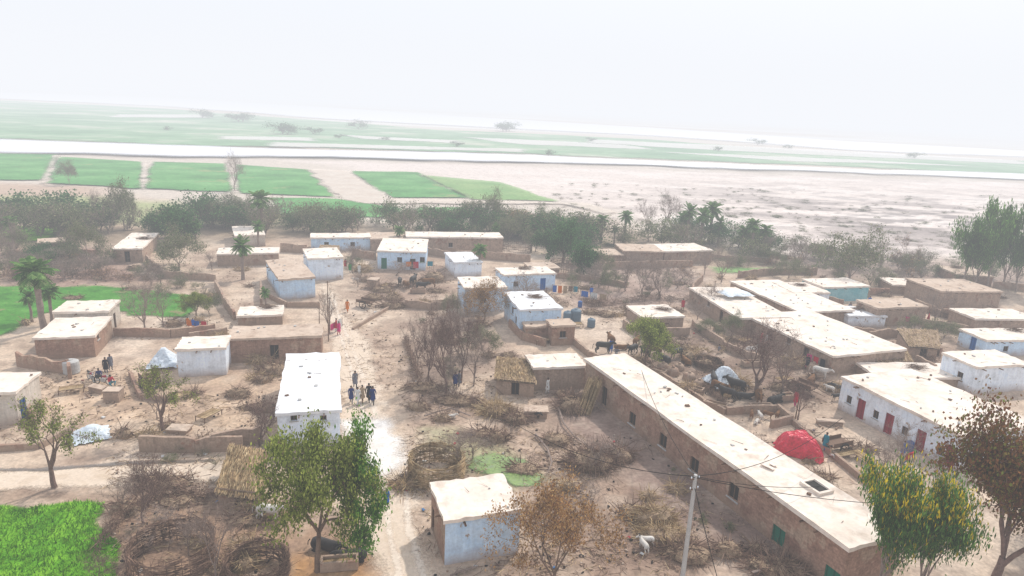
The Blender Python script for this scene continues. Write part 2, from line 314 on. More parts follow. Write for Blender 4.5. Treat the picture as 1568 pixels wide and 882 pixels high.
for a,b in (((85,238),(66,282)),((222,246),(218,290)),((349,232),(360,296)),((310,214),(330,224)),((385,190),(402,206))):
    sheet('footpath',[(a[0]-3,a[1]),(a[0]+3,a[1]),(b[0]+3,b[1]),(b[0]-3,b[1])],.17,tr_,soft=.8,amp=.8,res=(40,80),ns=5)
# ---------------- houses ----------------
HM=['white','dark','doorblue','doorgreen','doorred','wood','concrete']
KD={'w':1,'d':1,'blue':2,'green':3,'red':4,'wood':5}
def panel(mw,mo,A,B,h,ops,z0=-.25,wm=0):
    t=(B-A); Ln=t.length; t=t/Ln; n=Vector((t.y,-t.x,0)); W=lambda u,z,o=0:A+t*u+n*o+Vector((0,0,z))
    xs=sorted({0,Ln}|{o[0] for o in ops}|{o[1] for o in ops}); zs=sorted({z0,h}|{o[2] for o in ops}|{o[3] for o in ops})
    for i in range(len(xs)-1):
        for k in range(len(zs)-1):
            cu=(xs[i]+xs[i+1])/2; cz=(zs[k]+zs[k+1])/2
            if any(o[0]<cu<o[1] and o[2]<cz<o[3] for o in ops): continue
            mw.quad(W(xs[i],zs[k]),W(xs[i+1],zs[k]),W(xs[i+1],zs[k+1]),W(xs[i],zs[k+1]),wm)
    for u0,u1,a,b,kd in ops:
        d=-.16
        mw.quad(W(u0,a),W(u0,a,d),W(u0,b,d),W(u0,b),wm); mw.quad(W(u1,a,d),W(u1,a),W(u1,b),W(u1,b,d),wm); mw.quad(W(u0,b,d),W(u1,b,d),W(u1,b),W(u0,b),wm); mw.quad(W(u0,a),W(u1,a),W(u1,a,d),W(u0,a,d),wm)
        mo.quad(W(u0,a,d),W(u1,a,d),W(u1,b,d),W(u0,b,d),KD[kd])
        rz=math.atan2(t.y,t.x); fm=5 if kd in('w','d','wood') else KD[kd]
        mo.box(W((u0+u1)/2,(a+b)/2,-.11),(.05,.06,b-a-.02),rz,fm)
        for uu in (u0+.03,u1-.03): mo.box(W(uu,(a+b)/2,-.11),(.06,.08,b-a-.01),rz,fm)
        mo.box(W((u0+u1)/2,b-.03,-.11),(u1-u0-.13,.08,.06),rz,fm)
        if kd=='w': mo.box(W((u0+u1)/2,a-.04,.04),(u1-u0+.2,.1,.07),rz,6)
HOUSES=[]
def house(name,q,base,wall='mud',roof='roof',ops=(),over=.14,side=None,rim=.05):
    i,yb=base; tx,ty=q[i]; lo,hi=.3,9.
    for _ in range(30):
        m_=(lo+hi)/2; T=P(tx,ty,m_)
        if proj(Vector((T.x,T.y,0)))[1]<yb: lo=m_
        else: hi=m_
    h=lo; C=[P(x,y,h).to_2d() for x,y in q]
    a=((C[1]-C[0])+(C[2]-C[3]))/2; b=((C[3]-C[0])+(C[2]-C[1]))/2
    bb=Vector((b.y,-b.x)); u=(a.normalized()*a.length**2+bb.normalized()*b.length**2).normalized(); v=Vector((-u.y,u.x))
    la,lb=max(1.2,a.dot(u)),max(1.2,b.dot(v)); ci=[(0,0),(1,0),(1,1),(0,1)]
    O=C[i]-u*la*ci[i][0]-v*lb*ci[i][1]; K=[O+u*la*c[0]+v*lb*c[1] for c in ci]; K=[Vector((k.x,k.y,0)) for k in K]
    cen=sum(K,Vector())/4
    e=empty(name,cen); mw=MB(); mo=MB(); mr=MB()
    hh=h-.12
    for s in range(4):
        A,B=K[s],K[(s+1)%4]; t=(B-A).normalized(); n=Vector((t.y,-t.x,0)); ol=[]; L_=(B-A).length
        for o in ops:
            if o[0]!=s: continue
            _,px,py,w,oh,kd=o; d=ray(px,py); dn=d.dot(n)
            if abs(dn)<1e-6: continue
            pt=CAM+d*((A-CAM).dot(n)/dn); uu=(pt-A).dot(t); uu=min(max(uu,w/2+.15),L_-w/2-.15)
            if kd in('w',): zc=min(max(pt.z,.9),hh-oh/2-.15); a0,b0=zc-oh/2,zc+oh/2
            else: a0,b0=.05,min(oh,hh-.2)
            if a0<0 or uu-w/2<0: continue
            if any(not(uu+w/2<x[0]-.05 or uu-w/2>x[1]+.05) for x in ol): continue
            ol.append((uu-w/2,uu+w/2,a0,b0,kd))
        panel(mw,mo,A,B,hh,ol,wm=1 if side and s in side[0] else 0)
    ng=11; ov=over; top=[]
    nz=lambda x,y: float(fbm(np.array([x]),np.array([y]),1.5,3)[0])
    for iy in range(ng+1):
        for ix in range(ng+1):
            fx=ix/ng; fy=iy/ng; x=-ov+fx*(la+2*ov); y=-ov+fy*(lb+2*ov)
            ed=ix in(0,ng) or iy in(0,ng)
            if ix==0: x+=R.uniform(-.05,.08)
            if ix==ng: x-=R.uniform(-.05,.08)
            if iy==0: y+=R.uniform(-.05,.08)
            if iy==ng: y-=R.uniform(-.05,.08)
            p=O+u*x+v*y
            top.append(Vector((p.x,p.y,h+(rim+R.uniform(-.03,.04) if ed else 0)+nz(p.x,p.y)*.14-.07)))
    fs=[(iy*(ng+1)+ix,iy*(ng+1)+ix+1,(iy+1)*(ng+1)+ix+1,(iy+1)*(ng+1)+ix) for iy in range(ng) for ix in range(ng)]
    n0=len(top); loop=[i_ for i_ in range(ng+1)]+[k*(ng+1)+ng for k in range(1,ng+1)]+[ng*(ng+1)+i_ for i_ in range(ng-1,-1,-1)]+[k*(ng+1) for k in range(ng-1,0,-1)]
    low=[Vector((top[k].x,top[k].y,h-.2)) for k in loop]; nl=len(loop)
    for k in range(nl): fs.append((n0+k,n0+(k+1)%nl,loop[(k+1)%nl],loop[k]))
    fs.append(tuple(n0+k for k in range(nl))[::-1])
    mr.add(top+low,fs)
    mm=MB(); rz=math.atan2(u.y,u.x)
    for k in range(max(1,int(la/2))):
        x=R.uniform(.05,.95)*la; p=O+u*x; mm.box((p.x-v.x*.25,p.y-v.y*.25,h-.27),(.09,.5,.09),rz,5)
    for k in range(max(1,int(lb/2.5))):
        y=R.uniform(.05,.95)*lb; p=O+v*y; mm.box((p.x-u.x*.2,p.y-u.y*.2,h-.27),(.5,.09,.09),rz,5)
    for k in range(int(la*lb/10)+1):
        p=O+u*R.uniform(.05,.95)*la+v*R.uniform(.05,.95)*lb; mm.box((p.x,p.y,h+.06),(R.uniform(.1,.4),R.uniform(.08,.25),R.uniform(.04,.14)),R.uniform(0,3),R.choice([5,6,6]),j=.03)
    for k in range(int(la*lb/9)):
        p=O+u*R.uniform(.05,.9)*la+v*R.uniform(.05,.9)*lb; mm.strand((p.x,p.y,h+.07),(R.gauss(0,1),R.gauss(0,1),R.gauss(0,.05)),R.uniform(.3,1.2),.05,5)
    if R.random()<.3 and la*lb>18:
        p=O+u*R.uniform(.2,.8)*la+v*R.uniform(.5,.85)*lb
        for k in range(90): mm.strand((p.x+R.gauss(0,.5),p.y+R.gauss(0,.35),h+.05+R.random()*.3),(u.x+R.gauss(0,.3),u.y+R.gauss(0,.3),R.gauss(0,.1)),R.uniform(.6,1.6),.05,5)
    mats=[mt[k] for k in HM]
    mw.obj('walls',[mt[wall],mt[side[1] if side else wall]],cen,e); mr.obj('roof',[mt[roof]],cen,e,smooth=False)
    if mo.f: mo.obj('doors_and_windows',mats,cen,e)
    mm.obj('roof_oddments',mats,cen,e)
    HOUSES.append((K,h)); return K,h,e
house('whitewashed_house',[(427,627),(520,627),(516,540),(437,540)],(1,682),'white','roofw',[(0,450,640,.5,.45,'w'),(0,495,640,.5,.45,'w'),(1,518,650,.6,.9,'w')])
house('whitewashed_shed',[(270,535),(346,535),(342,517),(274,518)],(0,577),'white','roof')
house('mud_brick_house',[(351,517),(492,514),(490,496),(354,500)],(1,550),'brick','rooft',[(0,420,535,.9,1.8,'d')])
house('mud_brick_house',[(364,484),(433,482),(430,469),(366,470)],(0,499),'mud','roof')
house('whitewashed_house',[(428,428),(482,426),(455,398),(402,399)],(0,459),'blue','rooft',[(3,410,420,.7,.8,'w'),(3,419,432,.7,.8,'w')])
house('mud_brick_house',[(53,513),(143,514),(160,484),(82,486)],(1,546),'brick','roof',[(1,150,515,.6,.6,'w')])
house('mud_brick_house',[(85,477),(165,476),(180,460),(100,461)],(1,512),'cream','roof',[(1,176,490,.8,1.9,'d')])
house('whitewashed_house',[(-70,602),(22,600),(55,571),(-30,572)],(1,650),'cream','roof',[(1,35,618,1.0,1.9,'blue')])
house('mud_brick_house',[(58,372),(100,370),(98,364),(60,366)],(0,392),'mud','rooft')
house('mud_brick_house',[(172,381),(218,378),(248,355),(205,357)],(0,402),'mud','roof',[(0,195,392,.8,1.8,'d')])
house('mud_brick_house',[(332,389),(427,387),(424,379),(334,380)],(0,408),'mud','roof')
house('mud_brick_house',[(360,361),(405,360),(398,346),(354,347)],(0,378),'cream','roof')
house('whitewashed_house',[(476,364),(568,364),(566,357),(478,358)],(0,384),'blue','roof',[(0,500,374,.8,.8,'w'),(0,540,374,.8,.8,'w')])
house('whitewashed_shed',[(472,396),(524,394),(513,380),(461,381)],(0,430),'white','roof')
house('whitewashed_house',[(578,384),(665,382),(668,364),(612,365)],(0,412),'blue','roof',[(0,588,400,.9,1.9,'green'),(0,612,398,.8,.9,'w'),(0,632,400,.9,1.9,'d'),(0,652,398,.8,.9,'w')])
house('mud_brick_house',[(622,362),(770,364),(766,356),(625,355)],(1,388),'mud','roof',[(0,690,375,.8,.8,'w')])
house('mud_brick_house',[(568,366),(622,364),(617,355),(563,356)],(0,385),'mud','rooft')
house('whitewashed_shed',[(697,402),(735,400),(722,385),(683,387)],(0,425),'white','roofw')
house('whitewashed_house',[(772,421),(841,419),(832,409),(744,411)],(0,447),'blue','roof',[(0,790,435,.8,.8,'w'),(0,831,440,.9,1.9,'blue')])
house('whitewashed_house',[(797,474),(862,472),(832,446),(776,448)],(0,514),'blue','roofw',[(3,785,475,.8,1.0,'w'),(3,790,490,.7,1.0,'w')])
house('mud_brick_house',[(846,499),(880,497),(872,488),(838,489)],(0,529),'brick','rooft',[(0,862,512,.8,.8,'w')])
house('mud_brick_house',[(806,500),(845,499),(838,489),(802,490)],(0,522),'brick','rooft')
house('bluewashed_house',[(712,441),(772,439),(764,423),(702,425)],(0,478),'blue','roof',[(0,740,460,.8,.8,'w')])
house('mud_brick_house',[(985,486),(1046,480),(1024,465),(970,467)],(0,505),'mud','roof')
house('mud_shed',[(818,563),(886,558),(884,541),(800,543)],(0,598),'mud','roof')
K,hL,eL=house('long_brick_barracks',[(1300,838),(1405,848),(962,548),(888,556)],(0,912),'brick','roof',
 [(3,x,y,1.0,1.15,k) for x,y,k in ((968,643,'w'),(1015,675,'w'),(1063,712,'w'),(1123,753,'w'))]+[(3,925,608,.9,1.9,'d'),(3,1193,811,1.1,1.3,'green'),(3,1278,860,1.1,1.3,'green')],over=.2,rim=.08)
mb=MB(); c=P(1250,748,hL); t_=(K[0]-K[3]).normalized(); rz=math.atan2(t_.y,t_.x)
for ox,oy,sx,sy in((-.75,0,.18,1.3),(.75,0,.18,1.3),(0,-.56,1.35,.18),(0,.56,1.35,.18)):
    o_=Matrix.Rotation(rz,3,'Z')@Vector((ox,oy,0)); mb.box(c+o_+Vector((0,0,.12)),(sx,sy,.22),rz,0,.02)
mb.box(c+Vector((0,0,.1)),(1.34,.96,.03),rz,1)
c2=P(1175,716,hL); mb.box(c2+Vector((0,0,.1)),(.9,.35,.08),rz+.3,0,.08); mb.box(c2+Vector((.5,.3,.1)),(.5,.3,.1),rz,0,.06)
kcen=sum(K,Vector())/4; mb.obj('roof_hatch',[mt['roof'],mt['dark']],kcen,eL)
house('whitewashed_shed',[(682,796),(797,784),(762,732),(650,743)],(0,865),'blue','roof',[(3,660,785,.8,1.7,'wood')],side=((3,),'brick'))
house('whitewashed_schoolhouse',[(1478,672),(1600,652),(1400,571),(1291,577)],(3,624),'white','roof',
 [(3,1300,612,.6,.8,'w'),(3,1317,630,.9,2,'red'),(3,1341,635,.6,.8,'w'),(3,1360,652,.9,2,'red'),(3,1385,660,.6,.8,'w'),(3,1408,680,.9,2,'red'),(3,1440,690,.7,.9,'w'),(3,1462,705,.9,2,'red')])
house('mud_brick_house',[(1345,577),(1480,578),(1452,556),(1320,557)],(0,592),'mud','roof')
house('whitewashed_house',[(1496,562),(1555,557),(1526,534),(1435,541)],(0,603),'white','roof',[(3,1470,575,.7,.8,'w')])
house('whitewashed_house',[(1512,521),(1600,518),(1590,500),(1477,505)],(0,545),'blue','roof',[(3,1490,525,.9,1.8,'blue'),(0,1540,535,.7,.7,'w')])
house('mud_brick_house',[(1132,487),(1200,478),(1125,436),(1066,439)],(0,513),'mud','roof',[(3,1085,465,.7,.7,'w'),(3,1105,478,.9,1.8,'d')])
house('mud_brick_house',[(1225,478),(1285,470),(1190,427),(1110,429)],(0,500),'mud','roof')
house('mud_brick_house',[(1276,545),(1398,536),(1240,476),(1146,483)],(0,574),'mud','roof',[(3,1180,505,.9,1.8,'d'),(3,1208,520,.7,.7,'w'),(3,1235,535,.9,1.8,'d')])
house('bluewashed_house',[(1262,440),(1320,436),(1300,424),(1232,427)],(0,462),'turq','roof')
house('whitewashed_house',[(1215,448),(1262,446),(1240,431),(1188,433)],(0,468),'white','roof')
house('mud_brick_house',[(1345,472),(1418,467),(1392,455),(1328,459)],(0,500),'mud','rooft')
house('mud_brick_house',[(1442,446),(1516,442),(1482,424),(1405,427)],(0,474),'mud','rooft')
house('mud_brick_house',[(1494,488),(1575,484),(1562,469),(1480,473)],(0,508),'mud','roof')
house('whitewashed_shed',[(1300,483),(1350,480),(1335,467),(1288,469)],(0,500),'white','roofw')
house('mud_brick_house',[(1465,420),(1506,417),(1498,406),(1460,408)],(0,433),'brick','rooft')
house('mud_brick_house',[(955,384),(1015,386),(1005,374),(948,375)],(0,405),'mud','rooft')
house('mud_brick_house',[(1018,385),(1086,381),(1070,370),(1008,374)],(0,405),'mud','roof')
house('mud_brick_house',[(918,390),(952,388),(946,380),(915,381)],(0,406),'mud','rooft')
house('mud_brick_house',[(812,411),(855,409),(850,401),(808,402)],(0,422),'mud','rooft')
house('mud_shed',[(1368,436),(1400,434),(1392,424),(1362,426)],(0,449),'mud','roof')
# ---------------- walls ----------------
def mudwall(px,h,th=.35,mat='mud',name='mud_wall',ruin=.12):
    pts=[P(x,y) for x,y in px]; mb=MB(); cen=pts[0].copy()
    for a,b in zip(pts[:-1],pts[1:]):
        L_=(b-a).length; n=max(2,int(L_/.7)); t=(b-a)/L_; s=Vector((-t.y,t.x,0))*th/2; vs=[];fs=[]
        for i in range(n+1):
            p=a+t*L_*i/n+s*R.uniform(-.2,.2); z=h*(1-ruin*2.5*R.random()*R.random()); 
            vs+= [p-s+Vector((0,0,-.2)),p+s+Vector((0,0,-.2)),p+s*.8+Vector((0,0,z)),p-s*.8+Vector((0,0,z))]
        for i in range(n):
            o=i*4
            for k in range(4): k2=(k+1)%4; fs.append((o+k,o+k2,o+4+k2,o+4+k))
        fs+= [(0,1,2,3),(n*4+3,n*4+2,n*4+1,n*4)]
        mb.add(vs,fs)
    return mb.obj(name,[mt[mat]],cen)
for px,h,m_ in [([(28,560),(60,566),(106,572),(108,580)],1.5,'brick'),([(215,690),(300,692),(372,688)],1.3,'mud'),([(325,690),(402,676)],1.5,'mud'),([(175,514),(262,516),(330,508)],1.0,'brick'),
 ([(290,520),(348,512)],.9,'mud'),([(1112,634),(1190,630),(1212,648),(1180,655)],.8,'mud'),([(1212,648),(1330,745)],.5,'mud'),([(905,412),(1060,408)],1.3,'mud'),([(845,425),(905,430),(960,440)],.9,'mud'),
 ([(330,440),(345,470),(360,490)],1.3,'mud'),([(225,400),(250,425),(330,430)],1.1,'mud'),([(10,392),(60,394),(150,392)],1.2,'brick'),([(540,505),(600,470),(680,462)],.35,'mud'),([(1060,500),(1120,540),(1180,560)],1.0,'mud'),
 ([(985,560),(1080,620),(1110,634)],.6,'mud'),([(1410,500),(1480,512)],1.3,'mud'),([(1330,520),(1380,515),(1440,545)],1.3,'mud'),([(780,500),(800,520),(835,530)],1.0,'brick'),([(620,470),(660,474),(700,470)],1.1,'mud'),([(400,470),(400,440)],1.2,'mud'),([(1130,425),(1190,420),(1250,420)],1.3,'mud'),([(700,395),(760,398),(812,402)],1.5,'mud'),([(430,385),(470,388)],1.6,'mud'),([(1290,450),(1360,452)],1.2,'brick'),([(0,690),(60,686),(110,660)],.5,'mud'),([(820,578),(905,590)],1.5,'mud'),
 ([(1400,470),(1440,485),(1485,490)],1.3,'mud'),([(1250,500),(1290,510),(1340,515)],1.1,'mud'),([(1320,440),(1330,455)],1.2,'mud'),([(1400,560),(1430,575)],1.4,'mud'),([(1230,455),(1290,470)],1.2,'mud'),([(1075,430),(1060,445),(1062,470)],1.2,'mud'),([(955,500),(975,515),(1055,512)],1.,'mud'),([(870,520),(900,545),(930,560)],.8,'mud'),([(40,610),(50,650)],1.,'brick'),([(200,575),(215,610),(265,615)],.5,'brick'),([(1520,440),(1568,446)],1.3,'mud'),([(1090,395),(1180,402)],.8,'mud'),([(540,392),(575,398)],1.4,'mud'),([(655,390),(690,395)],1.4,'mud'),([(410,455),(440,470),(490,470)],.7,'mud')]:
    mudwall(px,h,mat=m_)
# ---------------- trees ----------------
def gen_tree(seed,mats,lv=4,nb=3,spread=.6,up=.25,L0=1.,leaf=0,ls=.03,cl=.06,bend=.16,lm=1,droop=0,shr=.74,r0=.035,leaf2=0,tw=0,twl=.05,tww=.0028):
    r=random.Random(seed); mb=MB(); tips=[]
    def grow(p,d,L,ra,l):
        pts=[p.copy()];rs=[ra]
        for i in range(3):
            d=(d+Vector((r.gauss(0,bend),r.gauss(0,bend),r.gauss(0,bend*.6)+up*.15))).normalized(); p=p+d*L/3
            pts.append(p.copy()); rs.append(ra*(1-.33*(i+1)/3))
        mb.tube(pts,rs,[7,5,4,3,3,3,3][l],0)
        if l>=lv-1: tips.extend(pts[1:])
        if l<lv:
            k=nb+(1 if r.random()<.4 else 0)+(1 if l==0 else 0); az0=r.uniform(0,6.28)
            for j in range(k):
                az=az0+j*6.283/k+r.uniform(-.4,.4); tl=spread*r.uniform(.55,1.25)
                a=Vector((1,0,0)) if abs(d.x)<.8 else Vector((0,1,0)); u=d.cross(a).normalized(); w=d.cross(u)
                nd=(d*math.cos(tl)+(u*math.cos(az)+w*math.sin(az))*math.sin(tl)).normalized()
                st=pts[-1] if j<2 else pts[r.choice([2,3,1] if l>0 else [2,3])]
                grow(st.copy(),nd,(L*shr if l else shr)*r.uniform(.75,1.15),rs[-1]*.72,l+1)
    grow(Vector((0,0,-.02)),Vector((r.uniform(-.1,.1),r.uniform(-.1,.1),1)).normalized(),L0,r0*3,0)
    V=np.array(mb.v); zt=V[:,2].max(); V=V/zt
    tp=np.array([list(t) for t in tips])/zt
    cx_=np.array([tp[:,0].mean(),tp[:,1].mean(),0]); shear=lambda A:A-cx_*np.clip(A[:,2:3],0,1)
    V=shear(V); tp=shear(tp)
    rng=np.random.default_rng(seed)
    if leaf:
        w=rng.random(len(tp))**1.6; w/=w.sum(); c=tp[rng.choice(len(tp),leaf,p=w)]+rng.normal(0,cl,(leaf,3))*[1,1,.75]
        if droop: c[:,2]-=rng.random(leaf)*droop
        c[:,2]=np.maximum(c[:,2],.04)
        a=rng.normal(size=(leaf,3)); 
        if droop: a[:,2]-=2.2
        a/=np.linalg.norm(a,axis=1)[:,None]; b=rng.normal(size=(leaf,3)); b-=a*(a*b).sum(1)[:,None]; b/=np.linalg.norm(b,axis=1)[:,None]
        s=ls*rng.uniform(.6,1.5,(leaf,1)); s2=s*(.35 if droop else .6)
        LV=np.stack([c-a*s,c+b*s2,c+a*s,c-b*s2],1).reshape(-1,3)
        o=len(V); V=np.concatenate([V,LV]); mb.f+= [(o+4*i,o+4*i+1,o+4*i+2,o+4*i+3) for i in range(leaf)]
        mi=np.full(leaf,lm)
        if leaf2: mi[rng.random(leaf)<leaf2*(.3+1.4*(c[:,2]>.7))]=2
        mb.m+=mi.tolist()
    if tw:
        p=tp[rng.integers(0,len(tp),tw)]; a=rng.normal(size=(tw,3)); a[:,2]+=.9; a/=np.linalg.norm(a,axis=1)[:,None]; b=rng.normal(size=(tw,3)); b-=a*(a*b).sum(1)[:,None]; b/=np.linalg.norm(b,axis=1)[:,None]
        L_=twl*rng.uniform(.5,1.6,(tw,1)); b*=tww
        LV=np.stack([p-b,p+b,p+a*L_+b*.3,p+a*L_-b*.3],1).reshape(-1,3); o=len(V); V=np.concatenate([V,LV]); mb.f+= [(o+4*i,o+4*i+1,o+4*i+2,o+4*i+3) for i in range(tw)]; mb.m+=[0]*tw
    wdt=np.percentile(np.hypot(V[:,0]-V[:,0].mean(),V[:,1]-V[:,1].mean()),95)*2
    me=bpy.data.meshes.new('tree_mesh'); me.from_pydata(V.tolist(),[],mb.f); me.polygons.foreach_set('material_index',mb.m)
    for m_ in mats: me.materials.append(m_)
    return dict(me=me,w=wdt,V=V,F=np.array(mb.f),m=np.array(mb.m),mats=mats)
lg=LEAF('leaves_olive',[S(88,104,42,.75),S(142,156,74,.85),S(184,192,104,.88)])
lb=LEAF('leaves_green',[S(62,106,38,.68),S(100,154,56,.78),S(150,194,84,.82)])
ld=LEAF('leaves_dark_green',[S(48,88,50,.62),S(74,124,70,.66),S(108,152,90,.72)])
lr=LEAF('leaves_russet',[S(116,72,54,.78),S(152,108,72,.78),S(118,130,62,.78)])
lbr=LEAF('leaves_dry_brown',[S(142,102,70,.8),S(184,144,98,.85),S(208,174,124,.85)])
ly=LEAF('blossom_yellow',[S(208,180,30,.82),S(236,212,60,.86)])
le=LEAF('leaves_eucalyptus',[S(58,96,44,.66),S(92,138,62,.74),S(130,168,86,.78)])
lgr=LEAF('leaves_greygreen',[S(92,108,74,.7),S(132,144,102,.75),S(162,156,122,.78)])
lp=LEAF('palm_fronds',[S(66,102,54,.68),S(96,138,70,.74),S(134,164,98,.78)],.3)
B,BG,BD=mt['bark'],mt['barkg'],mt['barkd']
PR={}
PR['olive']=[gen_tree(s,[B,lg],lv=4,nb=3,leaf=15000,ls=.014,cl=.06,spread=.66,r0=.026,L0=.6,tw=800,bend=.2) for s in (1,2)]
PR['green']=[gen_tree(s,[B,lb],lv=4,leaf=12000,ls=.015,cl=.05,spread=.5,r0=.026,L0=.8,bend=.2,up=.5) for s in (3,4)]
PR['dark']=[gen_tree(s,[B,ld],lv=3,leaf=4500,ls=.028,cl=.1,spread=.7,L0=.35) for s in (5,6)]
PR['sparse']=[gen_tree(s,[BD,lg],lv=5,nb=2,leaf=2400,ls=.012,cl=.04,spread=.62,L0=.6,tw=2000,tww=.0018) for s in (7,8)]
PR['russet']=[gen_tree(s,[BD,lr],lv=4,leaf=22000,ls=.012,cl=.065,spread=.75,L0=.35,tw=2000,r0=.026,tww=.0016) for s in (9,29)]
PR['dry']=[gen_tree(s,[B,lbr],lv=5,nb=3,leaf=7500,ls=.0105,cl=.035,spread=.75,r0=.018,L0=.4,tw=2500,tww=.0015) for s in (10,11)]
PR['euc']=[gen_tree(s,[BG,le,ly],lv=4,leaf=14000,ls=.016,cl=.05,spread=.42,up=.6,droop=.06,leaf2=.17,L0=.5,r0=.02) for s in (12,28)]
PR['eucg']=[gen_tree(s,[BG,le],lv=4,leaf=7000,ls=.024,cl=.05,spread=.45,up=.6,droop=.06,L0=.5,r0=.022) for s in (13,14)]
PR['bare']=[gen_tree(s,[BD],lv=4,nb=3,spread=.5,up=.6,r0=.018,bend=.22,L0=.5,tw=1300,twl=.1,tww=.0018) for s in (15,16,17)]
PR['bareg']=[gen_tree(s,[BG],lv=4,nb=3,spread=.62,up=.4,r0=.015,bend=.24,L0=.45,tw=1600,twl=.08,tww=.0018) for s in (18,19,20)]
PR['grey']=[gen_tree(s,[BG,lgr],lv=5,nb=3,leaf=5000,ls=.014,cl=.055,spread=.68,r0=.016,L0=.4,tw=2000,tww=.002) for s in (21,22)]
PR['bush']=[gen_tree(s,[BD,lbr],lv=3,nb=3,leaf=400,ls=.02,cl=.07,spread=.8,L0=.2,r0=.012,tw=1400,twl=.12,tww=.0025) for s in (23,24)]
def gen_palm(seed):
    r=random.Random(seed); mb=MB(); pts=[];x=0
    for i in range(8): x+=r.uniform(-.012,.016); pts.append((x,0,i/7*.8))
    mb.tube(pts,[.035+.012*(i==0)+.006*(i%2) for i in range(8)],7,0)
    top=Vector(pts[-1])
    for k in range(40):
        az=k*2.4+r.uniform(-.2,.2); el=r.uniform(-.7,1.35) ; L=r.uniform(.22,.32); d=Vector((math.cos(az)*math.cos(el),math.sin(az)*math.cos(el),math.sin(el))); p=top.copy(); n=9
        side=Vector((-math.sin(az),math.cos(az),0)); 
        for i in range(n):
            q=p+d*L/n; d=(d+Vector((0,0,-.13))).normalized(); 
            for sgn in (-1,1):
                ll=.085*math.sin(math.pi*(i+1.2)/(n+1.6)); e=p+(side*sgn*.85+d*.8-Vector((0,0,.25))).normalized()*ll
                mb.quad(p,q,e+(q-p)*.6,e,1)
            p=q
    V=np.array(mb.v); V/=V[:,2].max()
    me=bpy.data.meshes.new('palm_mesh'); me.from_pydata(V.tolist(),[],mb.f); me.polygons.foreach_set('material_index',mb.m); me.materials.append(BG); me.materials.append(lp)
    return dict(me=me,w=.62,V=V,F=np.array(mb.f),m=np.array(mb.m),mats=[BG,lp])
PR['palm']=[gen_palm(1),gen_palm(2)]
def tree(kind,xb,yb,yt,wpx=None,name=None,i=None):
    g,h=hgt(xb,yb,yt); pr=PR[kind][R.randrange(len(PR[kind])) if i is None else i]
    s=h
    if wpx: 
        mpp=(P(xb+10,yb)-P(xb-10,yb)).length/20; mpp*= (1-.6*h/H); s=wpx*mpp/pr['w']; s=min(max(s,h*.5),h*2.2)
    nm=name or {'palm':'date_palm_tree','bare':'bare_tree','bareg':'bare_tree','euc':'flowering_eucalyptus_tree','eucg':'eucalyptus_tree','bush':'dry_bush'}.get(kind,'leafy_tree')
    return put(nm,pr['me'],(g.x,g.y,-.06),R.uniform(0,6.28),(s,s,h))
for a in [('olive',486,874,652,155,None,0),('green',550,842,648,88,None,0),('sparse',84,746,608,125),('sparse',250,660,556,95),('dry',848,905,722,225,None,0),('euc',1338,935,696,95,None,0),('euc',1400,935,712,85,None,1),('russet',1522,890,630,250,None,0),('russet',1600,830,640,160,None,1),
 ('olive',988,562,486,84),('grey',1300,436,344,120),('eucg',1473,440,332,50),('eucg',1512,440,306,66),('eucg',1556,446,330,60),('eucg',1535,440,350,56),('eucg',1490,444,352,50),('grey',190,352,267,66),('dark',272,372,314,95),('grey',135,408,336,85),('grey',350,345,292,64),('grey',378,345,296,54),('grey',330,350,305,50),('dark',240,365,325,50),
 ('grey',750,352,286,62),('grey',718,350,302,50),('dark',862,402,338,60),('dark',893,422,372,50),('dark',840,390,350,46),('dark',685,358,332,50),('grey',275,414,343,100),('grey',740,545,496,64),('dry',742,490,418,80),('dry',800,360,316,60),('grey',840,360,310,60),('grey',780,370,325,60),('grey',820,385,345,50),
 ('bare',655,590,478,75),('bare',682,606,453,100),('bare',706,585,466,85),('bareg',690,560,448,75),('bareg',640,560,490,55),('bareg',725,590,500,70),('bare',1160,608,495,155),('bareg',1200,600,510,70),('bare',1222,642,576,60),('bare',220,802,676,85),('bareg',330,885,756,110),('bare',398,684,598,80),
 ('bareg',222,508,426,90),('bareg',250,500,440,60),('bareg',540,417,368,50),('bareg',152,348,288,50),('bareg',60,352,320,60),('bareg',982,455,383,64),('bareg',1010,458,396,56),('bareg',958,445,393,60),('bareg',1105,432,378,66),('bareg',990,352,304,44),('bareg',1018,348,291,50),
 ('grey',106,282,242,44),('bareg',360,292,230,40),('bareg',505,510,438,34),('bareg',1430,494,438,66),('bareg',1380,716,648,80),('bareg',1340,735,674,70),('bareg',700,712,655,80),('bareg',725,702,658,60),('bare',156,890,838,56),('bareg',290,850,790,60),
 ('bareg',278,360,328,34),('bareg',20,420,378,50),('bareg',60,428,383,55),('bareg',100,430,393,55),('bareg',0,400,348,60),('bareg',240,640,588,60),('bareg',1225,410,370,56),('bareg',1395,405,378,46),('bareg',470,352,323,50),('bareg',505,352,318,50),('bareg',540,355,325,44),('bareg',800,460,415,50),
 ('olive',300,486,446,50),('grey',320,480,450,46),('palm',68,506,393),('palm',403,362,290),('palm',372,428,358),('palm',612,380,344),('palm',733,420,373),('palm',955,370,322),('palm',920,372,328),('palm',1052,368,308),('palm',1085,370,308),('palm',1070,376,314),('palm',1150,388,334),('palm',1168,388,343),('palm',408,474,438),('palm',50,492,440),('palm',1040,365,322),('palm',905,372,340),('palm',1100,374,330),('palm',1135,385,345),('palm',940,374,345),('palm',395,378,335),('palm',300,372,335),('palm',760,372,340),('palm',80,495,435),('palm',20,372,330),('palm',820,368,335)]:
    tree(*a)
